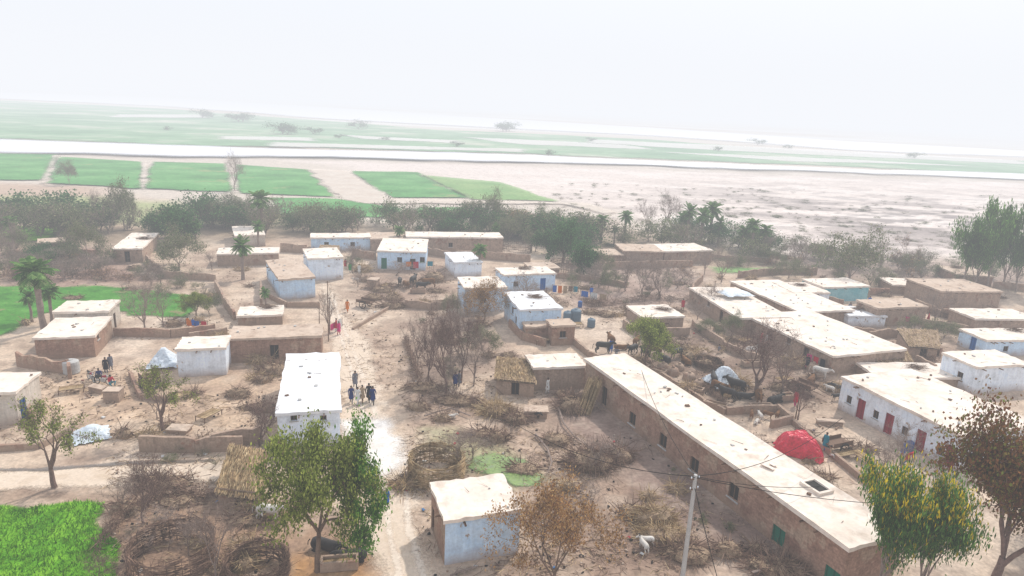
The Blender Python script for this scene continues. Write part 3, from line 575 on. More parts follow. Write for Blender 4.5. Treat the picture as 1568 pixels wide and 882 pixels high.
for x0,x1,y0,y1,n,hh in [(1070,1560,395,425,22,(20,42)),(0,180,380,430,14,(22,40)),(865,1060,400,455,12,(22,40)),(190,420,395,440,10,(20,38)),(1290,1480,470,520,7,(24,44)),(430,620,395,440,5,(18,30)),(640,760,480,600,3,(30,60)),(170,420,770,880,2,(40,70)),(900,1060,700,880,2,(30,60)),(0,50,350,400,6,(25,50)),(1040,1130,460,520,4,(24,44))]:
    for _ in range(n):
        x=R.uniform(x0,x1);y=R.uniform(y0,y1); g=P(x,y); bad=False
        for K_,h_ in HOUSES:
            c_=sum(K_,Vector())/4
            if (c_-g).length<(K_[0]-c_).length+.6 and (K_[0]-K_[2]).length<14: bad=True
        if not bad: tree(R.choice(['bareg','bareg','bareg','bush','grey']),x,y,y-R.uniform(*hh),R.uniform(30,60)*(y/450))
def merged(name,items,mats):
    Vs=[];Fs=[];ms=[];o=0
    for pr,loc,rz,sx,sz in items:
        c,s=math.cos(rz),math.sin(rz); V=pr['V']; x=V[:,0]*sx;y=V[:,1]*sx
        Vs.append(np.stack([x*c-y*s+loc[0],x*s+y*c+loc[1],V[:,2]*sz+loc[2]],1)); Fs.append(pr['F']+o); ms.append(pr['m']); o+=len(V)
    V=np.concatenate(Vs);Fq=np.concatenate(Fs);m_=np.concatenate(ms)
    me=bpy.data.meshes.new(name); me.vertices.add(len(V)); me.vertices.foreach_set('co',V.ravel().astype(np.float32)); me.loops.add(Fq.size); me.loops.foreach_set('vertex_index',Fq.ravel().astype(np.int32))
    me.polygons.add(len(Fq)); me.polygons.foreach_set('loop_start',np.arange(0,Fq.size,4,dtype=np.int32)); me.polygons.foreach_set('material_index',m_.astype(np.int32)); me.update(calc_edges=True)
    for q in mats: me.materials.append(q)
    o_=bpy.data.objects.new(name,me); sc.collection.objects.link(o_); return o_
def lite(mats,seed,leaf,ls,cl,**k): return gen_tree(seed,mats,lv=3,nb=3,leaf=leaf,ls=ls,cl=cl,L0=.3,r0=.015,**k)
LT=[lite([BG,lgr],31,1300,.024,.09,spread=.75,tw=400),lite([BG,lgr],32,450,.022,.08,spread=.65,up=.5,tw=900),lite([BG,lgr],34,60,.022,.08,spread=.7,up=.4,tw=800)]
LD=[lite([B,ld],33,1200,.03,.1,spread=.75),lite([B,ld],35,900,.03,.08,spread=.5,up=.6)]
def belt(path,n,hr,protos,jit=6):
    it=[];
    for k in range(n):
        t=R.random()*(len(path)-1); i=int(t); f=t-i; x=path[i][0]*(1-f)+path[i+1][0]*f; y=path[i][1]*(1-f)+path[i+1][1]*f+R.gauss(0,jit)
        g=P(x,y); h=R.uniform(*hr); it.append((R.choice(protos),(g.x,g.y,-.1),R.uniform(0,6.28),h*R.uniform(.9,1.4),h))
    return it
merged('distant_tree_line',belt([(-200,365),(60,360),(200,352),(420,348),(600,350),(700,352),(800,358),(900,372),(1100,385),(1250,400)],170,(2,6.8),LT[:2]+LT,6)+belt([(1250,402),(1400,412),(1568,425),(1700,430)],40,(1.5,4.5),LT,5),[BG,lgr])
merged('distant_tree_line',belt([(-200,345),(60,340),(220,350),(420,348)],34,(2.5,6.5),LD,7)+belt([(420,348),(700,355),(830,365),(900,385)],40,(2.5,6),LD,5)+belt([(1030,362),(1120,372)],10,(3,5),LD,3)+belt([(1130,380),(1200,385)],8,(3,4.5),LD,3)+belt([(20,400),(150,395)],6,(2,3.5),LD,5),[B,ld])
merged('dry_scrub',belt([(-50,410),(60,412),(170,415)],44,(1,3),LT,10)+belt([(870,430),(960,450),(1060,440)],45,(.6,1.8),LT,14)+belt([(1100,405),(1300,420),(1500,425)],40,(1,3),LT,8)+belt([(200,420),(330,450)],24,(.8,2),LT,12)+belt([(640,480),(700,560),(680,600)],14,(.4,1.2),LT,10)+belt([(940,640),(1050,760),(1150,850)],8,(.3,.8),LT,20)+belt([(180,780),(400,850)],7,(.3,.9),LT,24)+belt([(240,700),(420,700)],8,(.4,.9),LT,8),[BG,lgr])
ft=[]
for x,y,yt in [(310,181,167),(318,181,171),(365,187,172),(372,187,174),(433,206,187),(440,206,190),(480,206,194),(548,198,182),(520,212,205),(775,201,186),(780,201,188),(770,201,190),(905,217,210),(1160,222,212),(1400,243,233),(255,200,192),(840,238,228),(590,215,208),(1100,232,224),(700,225,216),(1205,228,220)]:
    g,h=hgt(x,y,yt); ft.append((R.choice(LT[:1]+LD[:1]),(g.x,g.y,-.2),R.uniform(0,6),h*1.9,h))
merged('far_trees',ft,[BG,ld])
# ---------------- brush, straw, debris ----------------
def strands(mb,fn,n,Lr,w,m=0):
    for _ in range(n):
        p,d=fn(); mb.strand(p,d,R.uniform(*Lr),w*R.uniform(.6,1.5),m)
rv=lambda a=1,z=1:Vector((R.gauss(0,a),R.gauss(0,a),R.gauss(0,z)))
def pile(name,x,y,rx,ry,h,mat='stick',n=500,L=(.5,1.6),w=.05,core=True):
    c=P(x,y); mb=MB()
    if core: mb.dome(c+Vector((0,0,-.1)),rx*.8,ry*.8,h*.8,5,12,1,.2)
    def fn():
        a=R.uniform(0,6.28); t=R.random()**.6; z=h*(1-t*t)*R.uniform(.6,1); p=c+Vector((rx*t*math.cos(a),ry*t*math.sin(a),z*.9)); return p,Vector((math.cos(a)*R.gauss(.4,.7),math.sin(a)*R.gauss(.4,.7),R.gauss(0,.35)))
    strands(mb,fn,n,L,w); return mb.obj(name,[mt[mat],mt['thatch']],c)
for a in [('brush_pile',905,712,2.0,1.6,1.5,'stick',900),('brush_pile',875,625,1.5,1.5,1.5,'stick',600),('straw_pile',1000,800,1.7,1.3,1.4,'straw',900,(.3,.9)),('straw_pile',1015,822,1.8,1.2,.8,'straw',600,(.3,.9)),('brush_pile',760,632,1.6,1.2,1.1,'straw',600),('brush_pile',790,645,1.2,.9,.9,'stick',400),
 ('brush_pile',945,700,1.5,1.2,.9,'stick',400),('brush_pile',1190,870,2.2,1.3,.6,'stick',500),('brush_pile',740,665,1.5,.8,.4,'stick',200),('haystack',555,415,1.5,1.2,1.3,'straw',300),('brush_pile',600,470,2,1.2,.8,'stick',300),('brush_pile',665,430,2,1.4,1.8,'stick',300),
 ('brush_pile',250,740,2.5,1,.6,'stick',500),('brush_pile',420,570,1.8,1.2,1.1,'stick',400),('brush_pile',400,555,1.5,1.,1.,'straw',300),('haystack',1060,548,1.4,1.2,1.1,'straw',250),('brush_pile',700,615,2.2,1.2,.7,'stick',400),('brush_pile',650,595,2,1.2,.7,'stick',300),
 ('brush_pile',1045,845,1.8,1,.5,'stick',400),('brush_pile',620,745,1.2,.8,.8,'straw',300),('brush_pile',1350,560,2.2,1.6,1.2,'straw',300),('brush_pile',1320,690,1.2,.8,.5,'stick',200),('brush_pile',585,445,2,1.2,.9,'stick',250),('brush_pile',500,380,2,1,1.2,'straw',200),('haystack',1130,590,1.3,1.,1.1,'straw',350),('haystack',1215,560,1.3,1.,1.2,'straw',350)]: pile(*a)
def inside(p,m_=.2):
    for K,h in HOUSES:
        ok=True
        for s in range(4):
            A,B_=K[s],K[(s+1)%4]; t=(B_-A).normalized()
            if (p-A).dot(Vector((-t.y,t.x,0)))<-m_: ok=False;break
        if ok: return True
    return False
for x0,x1,y0,y1,n in [(180,420,570,680,12),(640,900,470,620,16),(640,900,620,760,10),(960,1280,500,620,34),(880,1060,410,490,14),(540,700,400,470,12),(1060,1560,420,540,46),(0,420,400,520,18),(170,430,760,880,10),(960,1180,720,880,8),(1120,1330,640,740,5)]:
    for _ in range(n):
        x=R.uniform(x0,x1);y=R.uniform(y0,y1)
        if inside(P(x,y),1.2): continue
        r_=R.uniform(.5,1.5); pile(R.choice(['firewood_pile','straw_pile','dung_heap']),x,y,r_,r_*.7,R.uniform(.3,1.),R.choice(['stick','straw','stick']),int(140*r_),(.3,1.1))
def pen(x,y,r,h,name='brush_pen',n=1500,mat='stick'):
    c=P(x,y); mb=MB()
    def fn():
        a=R.uniform(0,6.28); 
        t=Vector((-math.sin(a),math.cos(a),R.gauss(0,.15))); return c+Vector((math.cos(a)*r*R.uniform(.93,1.05),math.sin(a)*r*R.uniform(.93,1.05),R.random()*h)),t
    strands(mb,fn,n,(.4,.9),.045)
    for k in range(int(r*16)):
        a=k*6.283/int(r*16); p=c+Vector((math.cos(a)*r,math.sin(a)*r,-.1)); mb.tube([p,p+Vector((R.gauss(0,.05),R.gauss(0,.05),h*R.uniform(1,1.25)))],[.03,.015],4,0)
    for z in (.3,.6,.9):
        mb.tube([c+Vector((math.cos(a*.3927)*r,math.sin(a*.3927)*r,h*z)) for a in range(17)],[.03]*17,4,0)
    return mb.obj(name,[mt[mat]],c)
pen(265,862,2.3,1.6); pen(395,884,1.7,1.4); pen(668,728,2.,1.7,mat='straw',n=2600,name='woven_reed_pen'); pen(1085,560,1.5,.7); pen(800,430,2.2,1.2,n=600); pen(790,385,3,1.5,n=500); pen(865,412,2.5,1.5,n=500)
def bfence(px,h=1.,dens=60,name='brush_fence',mat='stick'):
    pts=[P(x,y) for x,y in px]; mb=MB()
    for a,b in zip(pts[:-1],pts[1:]):
        L_=(b-a).length
        for _ in range(int(L_*dens)):
            p=a.lerp(b,R.random())+rv(.15,0); d=(b-a).normalized()*R.gauss(0,1)+rv(.3,.5); mb.strand(p+Vector((0,0,R.random()*h*.8)),d,R.uniform(.4,1.3),.04)
    return mb.obj(name,[mt[mat]],pts[0])
for px,h in [([(240,765),(180,800),(150,850)],1),([(20,430),(120,425),(200,430)],1.2),([(900,470),(1000,458),(1060,462)],1),([(600,740),(640,738)],.9),([(890,465),(960,475)],1.1),([(240,760),(330,762)],.7),([(440,385),(520,388)],1.1),([(560,440),(640,440)],.8),([(620,520),(640,580)],.8),([(1060,580),(1110,620)],.6),([(80,400),(160,402)],1.2),([(820,450),(870,470)],1),([(1400,545),(1440,560)],1),([(1420,480),(1500,500)],1)]: bfence(px,h)
def thatch_hut(name,q,base,wh=None,n=1400,slope=.5):
    i,yb=base; tx,ty=q[i]; lo,hi=.3,9.
    for _ in range(30):
        m_=(lo+hi)/2; T=P(tx,ty,m_)
        if proj(Vector((T.x,T.y,0)))[1]<yb: lo=m_
        else: hi=m_
    h=lo; C=[P(x,y,h) for x,y in q]; cen=sum(C,Vector())/4; cen.z=0; e=empty(name,cen); mw=MB(); mr=MB()
    K=[Vector((cen.x+(c.x-cen.x)*.9,cen.y+(c.y-cen.y)*.9,0)) for c in C]; mo=MB()
    for s in range(4):
        A,B_=K[s],K[(s+1)%4]; L_=(B_-A).length; ops=[(L_*.4,L_*.4+.8,.05,h*.75,'d')] if s==0 and L_>2.2 else []; panel(mw,mo,A,B_,h-.05,ops)
    C[0].z-=slope*.3;C[1].z-=slope*.3;C[2].z+=slope*.5;C[3].z+=slope*.5
    def S_(u,v): return (C[0].lerp(C[1],u)).lerp(C[3].lerp(C[2],u),v)
    g=8; vs=[S_(i_/g,j/g)+Vector((0,0,R.uniform(-.03,.06))) for j in range(g+1) for i_ in range(g+1)]; lo_=[v-Vector((0,0,.2)) for v in vs]; fs=[]
    for j in range(g):
        for i_ in range(g): a=j*(g+1)+i_; fs.append((a,a+1,a+g+2,a+g+1)); fs.append((a+81,a+g+1+81,a+g+2+81,a+1+81))
    mr.add(vs+lo_,fs,1); dn=(C[0]-C[3]).normalized()
    strands(mr,lambda:(S_(R.random(),R.uniform(.05,1.03))+Vector((0,0,.04+R.random()*.08)),dn+rv(.12,.06)),n,(.3,.8),.05)
    mw.obj('walls',[mt['mud']],cen,e); mr.obj('thatched_roof',[mt['straw'],mt['thatch']],cen,e)
    if mo.f: mo.obj('doorway',[mt[k] for k in HM],cen,e)
thatch_hut('thatched_hut',[(757,578),(822,584),(812,553),(760,550)],(0,604))
thatch_hut('thatched_hut',[(328,748),(398,756),(412,700),(352,690)],(0,776),slope=1.0,n=2400)
thatch_hut('thatched_hut',[(1392,528),(1440,532),(1436,508),(1372,506)],(0,548),n=600)
thatch_hut('thatched_hut',[(1345,556),(1400,552),(1385,535),(1330,540)],(0,570),n=600)
thatch_hut('thatched_hut',[(486,386),(520,388),(520,378),(490,377)],(0,404),n=300)
mb=MB(); c=P(900,628)
for k in range(120):
    p=P(892+R.uniform(-10,12),632+R.uniform(-4,4)); mb.tube([p,p+Vector((1.1+R.gauss(0,.12),1.8+R.gauss(0,.15),2.6+R.gauss(0,.2)))],[.03,.02],4)
mb.obj('reed_bundle',[mt['straw']],c)
for x,y,r,h in [(1250,530,1.,1.3),(1280,534,1.,1.2),(1318,540,.9,1.1),(1030,573,.7,.9),(1055,580,.7,.8),(1015,565,.7,.8),(1245,566,.8,.9),(1075,548,.7,1.),(1130,540,.8,1.),(1520,590,.9,1.4),(1185,525,.7,.9),(1210,530,.7,.9),(1100,505,.7,1),(1040,565,.6,.7),(1070,590,.6,.7),(990,555,.6,.7)]:
    mb=MB(); c=P(x,y); mb.dome(c+Vector((0,0,-.1)),r,r,h,7,16,0,.03); mb.tube([c+Vector((0,0,h-.16)),c+Vector((0,0,h+.05))],[.18,.15],10,0,True); mb.obj('mud_dome_bin',[mt['mud']],c,smooth=True)
for x,y,rz in [(1005,572,-.6),(1095,625,-.5),(1165,628,.1),(1200,612,.3),(960,552,-.5),(520,868,.2),(1150,560,.2),(1060,600,-.6),(1310,600,.5),(640,448,.1)]:
    mb=MB(); c=P(x,y); M3=Matrix.Rotation(rz,3,'Z')
    for ox,oy,sx,sy in((0,-.35,2.2,.14),(0,.35,2.2,.14),(-1.03,0,.14,.56),(1.03,0,.14,.56)): mb.box(c+M3@Vector((ox,oy,.3)),(sx,sy,.62),rz,0,.02)
    mb.box(c+Vector((0,0,.28)),(1.9,.55,.3),rz,1,.01)
    for _ in range(40): mb.strand(c+M3@Vector((R.uniform(-.9,.9),R.uniform(-.25,.25),.46)),rv(1,.2),.3,.03,1)
    mb.obj('feeding_trough',[mt['mud'],mt['straw']],c)
mb=MB()
zones=[((0,600),(420,680),600),((60,560),(260,600),250),((520,460),(760,620),1000),((620,600),(900,760),1000),((820,600),(1000,880),1000),((1000,700),(1200,882),800),((170,690),(420,882),900),((960,500),(1280,620),1500),((1100,640),(1330,760),150),((540,400),(700,470),500),((860,400),(1070,500),700),((180,400),(420,520),500),((0,375),(200,440),400),((1060,420),(1568,480),800),((1280,480),(1568,560),600),((430,520),(560,882),120),((640,780),(860,882),350)]
for (x0,y0),(x1,y1),n in zones:
    for _ in range(n):
        x,y=R.uniform(x0,x1),R.uniform(y0,y1); p=P(x,y)
        if inside(p) or fbm(np.array([p.x]),np.array([p.y]),5,51)[0]<R.uniform(.35,.55): continue
        k=R.random()
        if k<.4: mb.box(p,(R.uniform(.05,.2),R.uniform(.05,.16),R.uniform(.05,.14)),R.uniform(0,3),R.choice([0,0,0,1,2,3]),j=.03)
        elif k<.988: 
            for _k in range(R.randint(1,6)): mb.strand(p+rv(.3,0)+Vector((0,0,.04)),Vector((R.gauss(0,1),R.gauss(0,1),R.gauss(0,.12))),R.uniform(.25,1.1),R.uniform(.025,.06),R.choice([4,5,4]))
        else: mb.box(p+Vector((0,0,.03)),(R.uniform(.12,.35),R.uniform(.1,.25),.05),R.uniform(0,3),R.choice([6,7,8,8,2]),j=.04)
mb.obj('ground_debris',[mt['mud'],mt['brick'],mt['cream'],mt['dark'],mt['stick'],mt['straw'],cloth('faded_blue_plastic',S(90,130,175)),cloth('faded_red_cloth',S(180,80,80)),cloth('white_plastic',S(235,232,228))])
it=[]
for _ in range(1000):
    x=R.uniform(850,1600); y=R.uniform(285,405)+ (x-1100)*.03
    g=P(x,y)
    if fbm(np.array([g.x]),np.array([g.y*2.6]),30,21,5)[0]<.5 and R.random()<.8: continue
    h=R.uniform(.2,.8); it.append((R.choice(LT),(g.x,g.y,-.3),R.uniform(0,6),h*4,h))
merged('riverbed_scrub',it,[BG,lgr])
mb=MB(); fp=WP(FG); c0=P(80,830)
xs=[p[0] for p in fp]; ysn=[p[1] for p in fp]
rng=np.random.default_rng(3); cx=rng.uniform(min(xs),max(xs),26000); cy=rng.uniform(min(ysn),max(ysn),26000); D=sd(fp,cx,cy)+(fbm(cx,cy,1.5,5)-.5)
for x,y,d in zip(cx,cy,D):
    if d<-.05 and R.random()<.55: mb.strand((x,y,0),(R.gauss(0,.35),R.gauss(0,.35),1),R.uniform(.12,.34),.07)
lc=LEAF('crop_leaves',[S(78,145,12,.6),S(120,188,30,.64),S(162,214,60,.7)])
mb.obj('crop_plants',[lc],c0)
# ---------------- creatures ----------------
def skin(verts,edges,radii,root=0,sub=1):
    me=bpy.data.meshes.new('tmp'); me.from_pydata(verts,edges,[]); o=bpy.data.objects.new('tmp',me); sc.collection.objects.link(o)
    o.modifiers.new('s','SKIN'); sv=me.skin_vertices[0].data if me.skin_vertices else None
    if sv is None:
        bpy.context.view_layer.objects.active=o; bpy.ops.mesh.customdata_skin_add(); sv=me.skin_vertices[0].data
    for i,r in enumerate(radii): sv[i].radius=(r,r) if not hasattr(r,'__len__') else r; sv[i].use_root=(i==root)
    ss=o.modifiers.new('u','SUBSURF'); ss.levels=sub; ss.render_levels=sub
    dg=bpy.context.evaluated_depsgraph_get(); ev=bpy.data.meshes.new_from_object(o.evaluated_get(dg))
    vs=[v.co.copy() for v in ev.vertices]; fs=[tuple(p.vertices) for p in ev.polygons]
    bpy.data.objects.remove(o); return vs,fs
def person_mb(pose):
    st={'stand':.03,'walk':.24,'sit':0,'bend':.06}[pose]; mb=MB()
    hip=Vector((0,0,.92)); lean=0
    if pose=='sit': hip=Vector((0,0,.3))
    if pose=='bend': lean=.8
    def up(y,z): return hip+Vector((0,-math.sin(lean)*z+y,math.cos(lean)*z))
    V=[hip,up(0,.2),up(0,.42),up(-.01,.55),up(-.03,.64),up(-.03,.73)]; E=[(0,1),(1,2),(2,3),(3,4),(4,5)]; Rr=[(.15,.11),(.14,.1),(.17,.11),.055,.085,.075]
    for s in (-1,1):
        b=len(V)
        if pose=='sit': leg=[Vector((s*.1,-.02,.27)),Vector((s*.28,-.3,.42)),Vector((s*.14,-.38,.08)),Vector((s*.14,-.52,.04))]
        else: leg=[Vector((s*.09,0,.86)),Vector((s*.1,-s*st*.6-.03,.49)),Vector((s*.1,-s*st+(.12 if s*st<0 else 0),.09)),Vector((s*.11,-s*st-.14+(.1 if s*st<0 else 0),.04))]
        V+=leg; E+=[(0,b),(b,b+1),(b+1,b+2),(b+2,b+3)]; Rr+=[.1,.075,.05,.04]
        b=len(V); sh=up(0,.47)+Vector((s*.18,0,0)); sw=s*st
        if pose=='sit': arm=[sh,sh+Vector((s*.07,-.1,-.26)),sh+Vector((s*.0,-.3,-.3)),sh+Vector((0,-.37,-.31))]
        elif pose=='bend': arm=[sh,sh+Vector((s*.03,-.05,-.28)),sh+Vector((0,-.12,-.5)),sh+Vector((0,-.14,-.58))]
        else: arm=[sh,sh+Vector((s*.06,.02+sw*.4,-.28)),sh+Vector((s*.06,-.05+sw,-.5)),sh+Vector((s*.055,-.07+sw,-.59))]
        V+=arm; E+=[(2,b),(b,b+1),(b+1,b+2),(b+2,b+3)]; Rr+=[.07,.05,.036,.03]
        w=arm[3]; dd=(arm[3]-arm[2]).normalized()
        for f in range(4): p=w+Vector((0,(f-1.5)*.02,0)); mb.tube([p-dd*.02,p+dd*.045,p+dd*(.085-.008*abs(f-1.3))+Vector((-s*.012,-.01,0))],[.011,.01,.007],4,2)
        mb.tube([arm[2]+dd*.03+Vector((0,-.02,0)),w+Vector((-s*.01,-.05,0))],[.012,.009],4,2)
    vs,fs=skin([tuple(v) for v in V],E,Rr,0,1)
    for f in fs:
        c=sum((vs[i] for i in f),Vector())/len(f); m_=0
        if c.z<hip.z-.02 or (pose=='sit' and c.z<.5 and c.y<-.05): m_=1
        if (c-V[4]).length<.13 or (c-V[5]).length<.14 or (c-V[3]).length<.06: m_=2
        for a in (V[12],V[13],V[20],V[21]):
            if (c-a).length<.055: m_=2
        for a in (V[8],V[9],V[16],V[17]):
            if (c-a).length<.07: m_=4
        mb.m.append(m_); mb.f.append(tuple(i+len(mb.v) for i in f))
    mb.v.extend([tuple(v) for v in vs])
    hc=V[4]+Vector((0,.015,.03)); mb.dome(hc+Vector((0,.01,.02)),.09,.1,.1,4,10,3,0,.6)
    mb.tube([V[4]+Vector((0,-.08,.05)),V[4]+Vector((0,-.115,.0)),V[4]+Vector((0,-.08,-.01))],[.008,.016,.01],4,2,True)
    for s in (-1,1): mb.box(V[4]+Vector((s*.035,-.088,.045)),(.02,.012,.01),0,3); mb.box(V[4]+Vector((s*.088,0,.02)),(.014,.03,.05),0,2)
    mb.box(V[4]+Vector((0,-.085,-.035)),(.04,.012,.01),0,3)
    if pose!='sit':
        rings=[];n=14
        prof=[(.22,.16,.12),(.0,.19,.15),(-.2,.21,.19+st*.3),(-.42,.23,.2+st*.6)]
        for z,rx,ry in prof:
            c=up(0,z) if z>0 else hip+Vector((0,0,z))
            rings.append([c+Vector((math.cos(2*math.pi*k/n)*rx*(1+.06*math.sin(k*3)),math.sin(2*math.pi*k/n)*ry,0)) for k in range(n)])
        mb.add([v for r_ in rings for v in r_],[(i*n+k,i*n+(k+1)%n,(i+1)*n+(k+1)%n,(i+1)*n+k) for i in range(len(prof)-1) for k in range(n)],0)
    return mb
PM={k:person_mb(k) for k in('stand','walk','sit','bend')}
skn=flat('skin_tone',S(150,105,80)); hair=flat('black_hair',(.02,.018,.016,1)); shoe=flat('leather_sandal',(.06,.04,.03,1))
CL={'black':S(35,35,45),'navy':S(40,60,120),'white':S(235,235,232),'grey':S(130,130,140),'tan':S(190,165,135),'red':S(210,45,70),'blue':S(40,110,200),'pink':S(230,60,140),'teal':S(30,150,170),'orange':S(235,130,40),'green':S(60,150,80),'brown':S(120,85,65)}
pmc={}
def person(x,y,c,c2=None,pose='stand',rz=0,s=1.,z=0,name='person'):
    key=(c,c2,pose)
    if key not in pmc: pmc[key]=PM[pose].mesh('person_mesh',[cloth('cloth_'+c,CL[c]),cloth('cloth_'+(c2 or c),CL[c2 or c]),skn,hair,shoe],smooth=True,uv=False)
    g=P(x,y); return put(name,pmc[key],(g.x,g.y,z),rz,s)
for a in [(544,594,'grey','black','walk',.3,1.05),(538,617,'navy','grey','walk',3.3,1.0),(548,619,'white','white','walk',2.9,1.),(555,616,'tan','brown','walk',3,1.),(565,615,'black','black','walk',3.1,1.08),(571,619,'navy','black','walk',3.2,1.05),
 (592,776,'blue','black','stand',.4,.82),(519,513,'pink','red','stand',1,1),(515,508,'red','white','stand',2,1),(532,478,'orange','orange','walk',0,1),(529,412,'red','white','stand',0,1),(536,418,'green','white','stand',0,1),(838,603,'white','white','stand',1,1),
 (697,594,'navy','black','stand',.3,1),(703,592,'grey','grey','stand',2,1),(1387,712,'red','blue','bend',.8,1),(1381,700,'blue','red','stand',.8,.9),(1262,690,'teal','blue','stand',2,1),(1217,622,'red','pink','stand',2,1),(1165,527,'red','red','stand',1,1),(1172,530,'white','tan','stand',1,1),
 (152,580,'navy','black','sit',.5,1),(163,572,'black','grey','stand',.4,1),(170,567,'grey','grey','stand',1,1),(640,412,'orange','green','stand',0,1),(648,412,'red','red','stand',0,1),(420,398,'pink','white','stand',0,1),(935,540,'blue','blue','stand',0,1),(944,545,'grey','white','sit',0,1),
 (1045,475,'red','green','stand',0,1),(1235,565,'black','pink','stand',0,1),(840,520,'tan','white','stand',0,1),(288,500,'orange','red','stand',0,.7),(296,502,'blue','orange','stand',0,.7),(630,470,'brown','tan','sit',0,1),(1300,480,'grey','white','stand',0,1),(905,455,'blue','green','stand',0,1),(550,420,'white','white','stand',0,1),(1195,510,'green','pink','sit',0,1),(170,590,'red','teal','sit',1,1),(1010,515,'tan','tan','stand',0,1),(1330,470,'blue','white','stand',0,1),(1270,700,'tan','white','sit',1,1),(1420,495,'red','tan','stand',1,1),(980,525,'white','grey','stand',1,1),(1100,540,'grey','tan','sit',1,1)]:
    person(*a)
def quad_mb(kind,pose='stand'):
    g=kind=='goat'; mb=MB(); dz=0 if pose=='stand' else -.62
    V=[(0,.2,1.02+dz),(0,.62,1.08+dz),(0,.95,1.1+dz),(0,-.25,1.02+dz),(0,-.62,1.1+dz),(0,-.92,1.22+dz),(0,-1.12,1.3+dz),(0,-1.32,1.22+dz),(0,-1.52,1.06+dz)]
    E=[(0,1),(1,2),(0,3),(3,4),(4,5),(5,6),(6,7),(7,8)]; Rr=[(.36,.4),(.34,.36),(.22,.24),(.35,.38),(.3,.34),(.19,.24),(.14,.17),(.12,.13),(.08,.08)]
    for s in (-1,1):
        b=len(V)
        if pose=='stand': V+=[(s*.2,.78,.85),(s*.21,.62,.66),(s*.19,.92,.42),(s*.19,.86,.12),(s*.19,.8,.02)]
        else: V+=[(s*.26,.78,.3),(s*.36,.45,.22),(s*.4,.8,.1),(s*.4,.6,.06),(s*.4,.45,.05)]
        E+=[(1,b)]+[(b+i,b+i+1) for i in range(4)]; Rr+=[.18,.12,.065,.05,.055]
        b=len(V)
        if pose=='stand': V+=[(s*.19,-.55,.78),(s*.19,-.6,.44),(s*.19,-.57,.12),(s*.19,-.61,.02)]
        else: V+=[(s*.24,-.5,.25),(s*.3,-.85,.12),(s*.28,-.6,.06),(s*.28,-.5,.05)]
        E+=[(4,b)]+[(b+i,b+i+1) for i in range(3)]; Rr+=[.13,.07,.048,.055]
    vs,fs=skin(V,E,Rr,0,1); mb.add(vs,fs,0)
    mb.tube([(0,1.15,1.15+dz),(0,1.28,.95+dz),(0,1.3,.55 if dz==0 else .1)],[.04,.03,.03],5,0)
    for s in (-1,1):
        mb.tube([(s*.1,-1.1,1.4+dz),(s*.28,-1.08,1.38+dz),(s*.34,-1.08,1.3+dz)],[.03,.06,.01],5,0)
        if g: mb.tube([(s*.05,-1.1,1.43+dz),(s*.07,-1.02,1.6+dz),(s*.12,-.92,1.66+dz)],[.035,.025,.008],5,1)
        else: mb.tube([(s*.08,-1.12,1.42+dz),(s*.24,-1.02,1.5+dz),(s*.3,-.84,1.5+dz),(s*.2,-.78,1.56+dz)],[.04,.038,.028,.01],6,1)
        mb.box((s*.1,-1.3,1.27+dz),(.03,.03,.03),0,1)
    return mb
hb=M('buffalo_hide',[(.02,.018,.018,1),(.05,.043,.04,1)],scale=2,fine=12,fs=.3,bump=.2,rough=.6); hw=M('white_hide',[S(220,210,198),S(240,235,228)],scale=2,fine=12,fs=.1,bump=.1); hbr=M('brown_hide',[S(110,75,50),S(150,110,75)],scale=2,fine=12,fs=.2); horn=flat('horn',(.05,.045,.04,1))
QM={(k,p):quad_mb(k,p) for k in('cow','goat') for p in('stand','lie')}
QME={(k,p,h):QM[(k,p)].mesh('animal_mesh',[m_,horn],smooth=True,uv=False) for (k,p) in QM for h,m_ in(('b',hb),('w',hw),('r',hbr))}
def animal(name,x,y,k,p,h,rz,s=1.):
    g=P(x,y); put(name,QME[(k,p,h)],(g.x,g.y,-.03),rz,s)
for x,y in [(935,528),(950,535),(968,542),(985,548),(1003,545),(1018,552),(1035,548),(1050,556),(925,540),(975,530)]+[(1098,602),(1112,612),(1126,600),(1140,610),(1160,618),(1185,616),(1090,590)]+[(612,438),(622,442),(634,436),(644,444),(655,440)]+[(1185,450),(1290,600),(1240,585)]:
    animal('water_buffalo',x+R.uniform(-2,2),y,'cow',R.choice(['stand','stand','lie']),'b' if R.random()<.8 else 'r',R.uniform(0,6.28),R.uniform(.82,1.05))
animal('water_buffalo',500,842,'cow','lie','b',1.3,1.0); animal('water_buffalo',540,856,'cow','lie','b',-1.4,.9)
animal('white_cow',412,796,'cow','stand','w',1.5,.85); animal('white_cow',1255,578,'cow','stand','w',1,.9); animal('white_cow',1150,545,'cow','stand','w',2,.9)
for x,y,h in [(990,835,'w'),(985,842,'w'),(1150,640,'r'),(1163,642,'w'),(1175,640,'r'),(1190,640,'r'),(1158,648,'w'),(545,432,'w'),(820,640,'b'),(690,640,'w'),(1270,600,'w'),(1280,612,'b'),(398,792,'w'),(1530,520,'w'),(240,600,'b')]: animal('goat',x,y,'goat',R.choice(['stand','stand','lie']),h,R.uniform(0,6.28),.5)
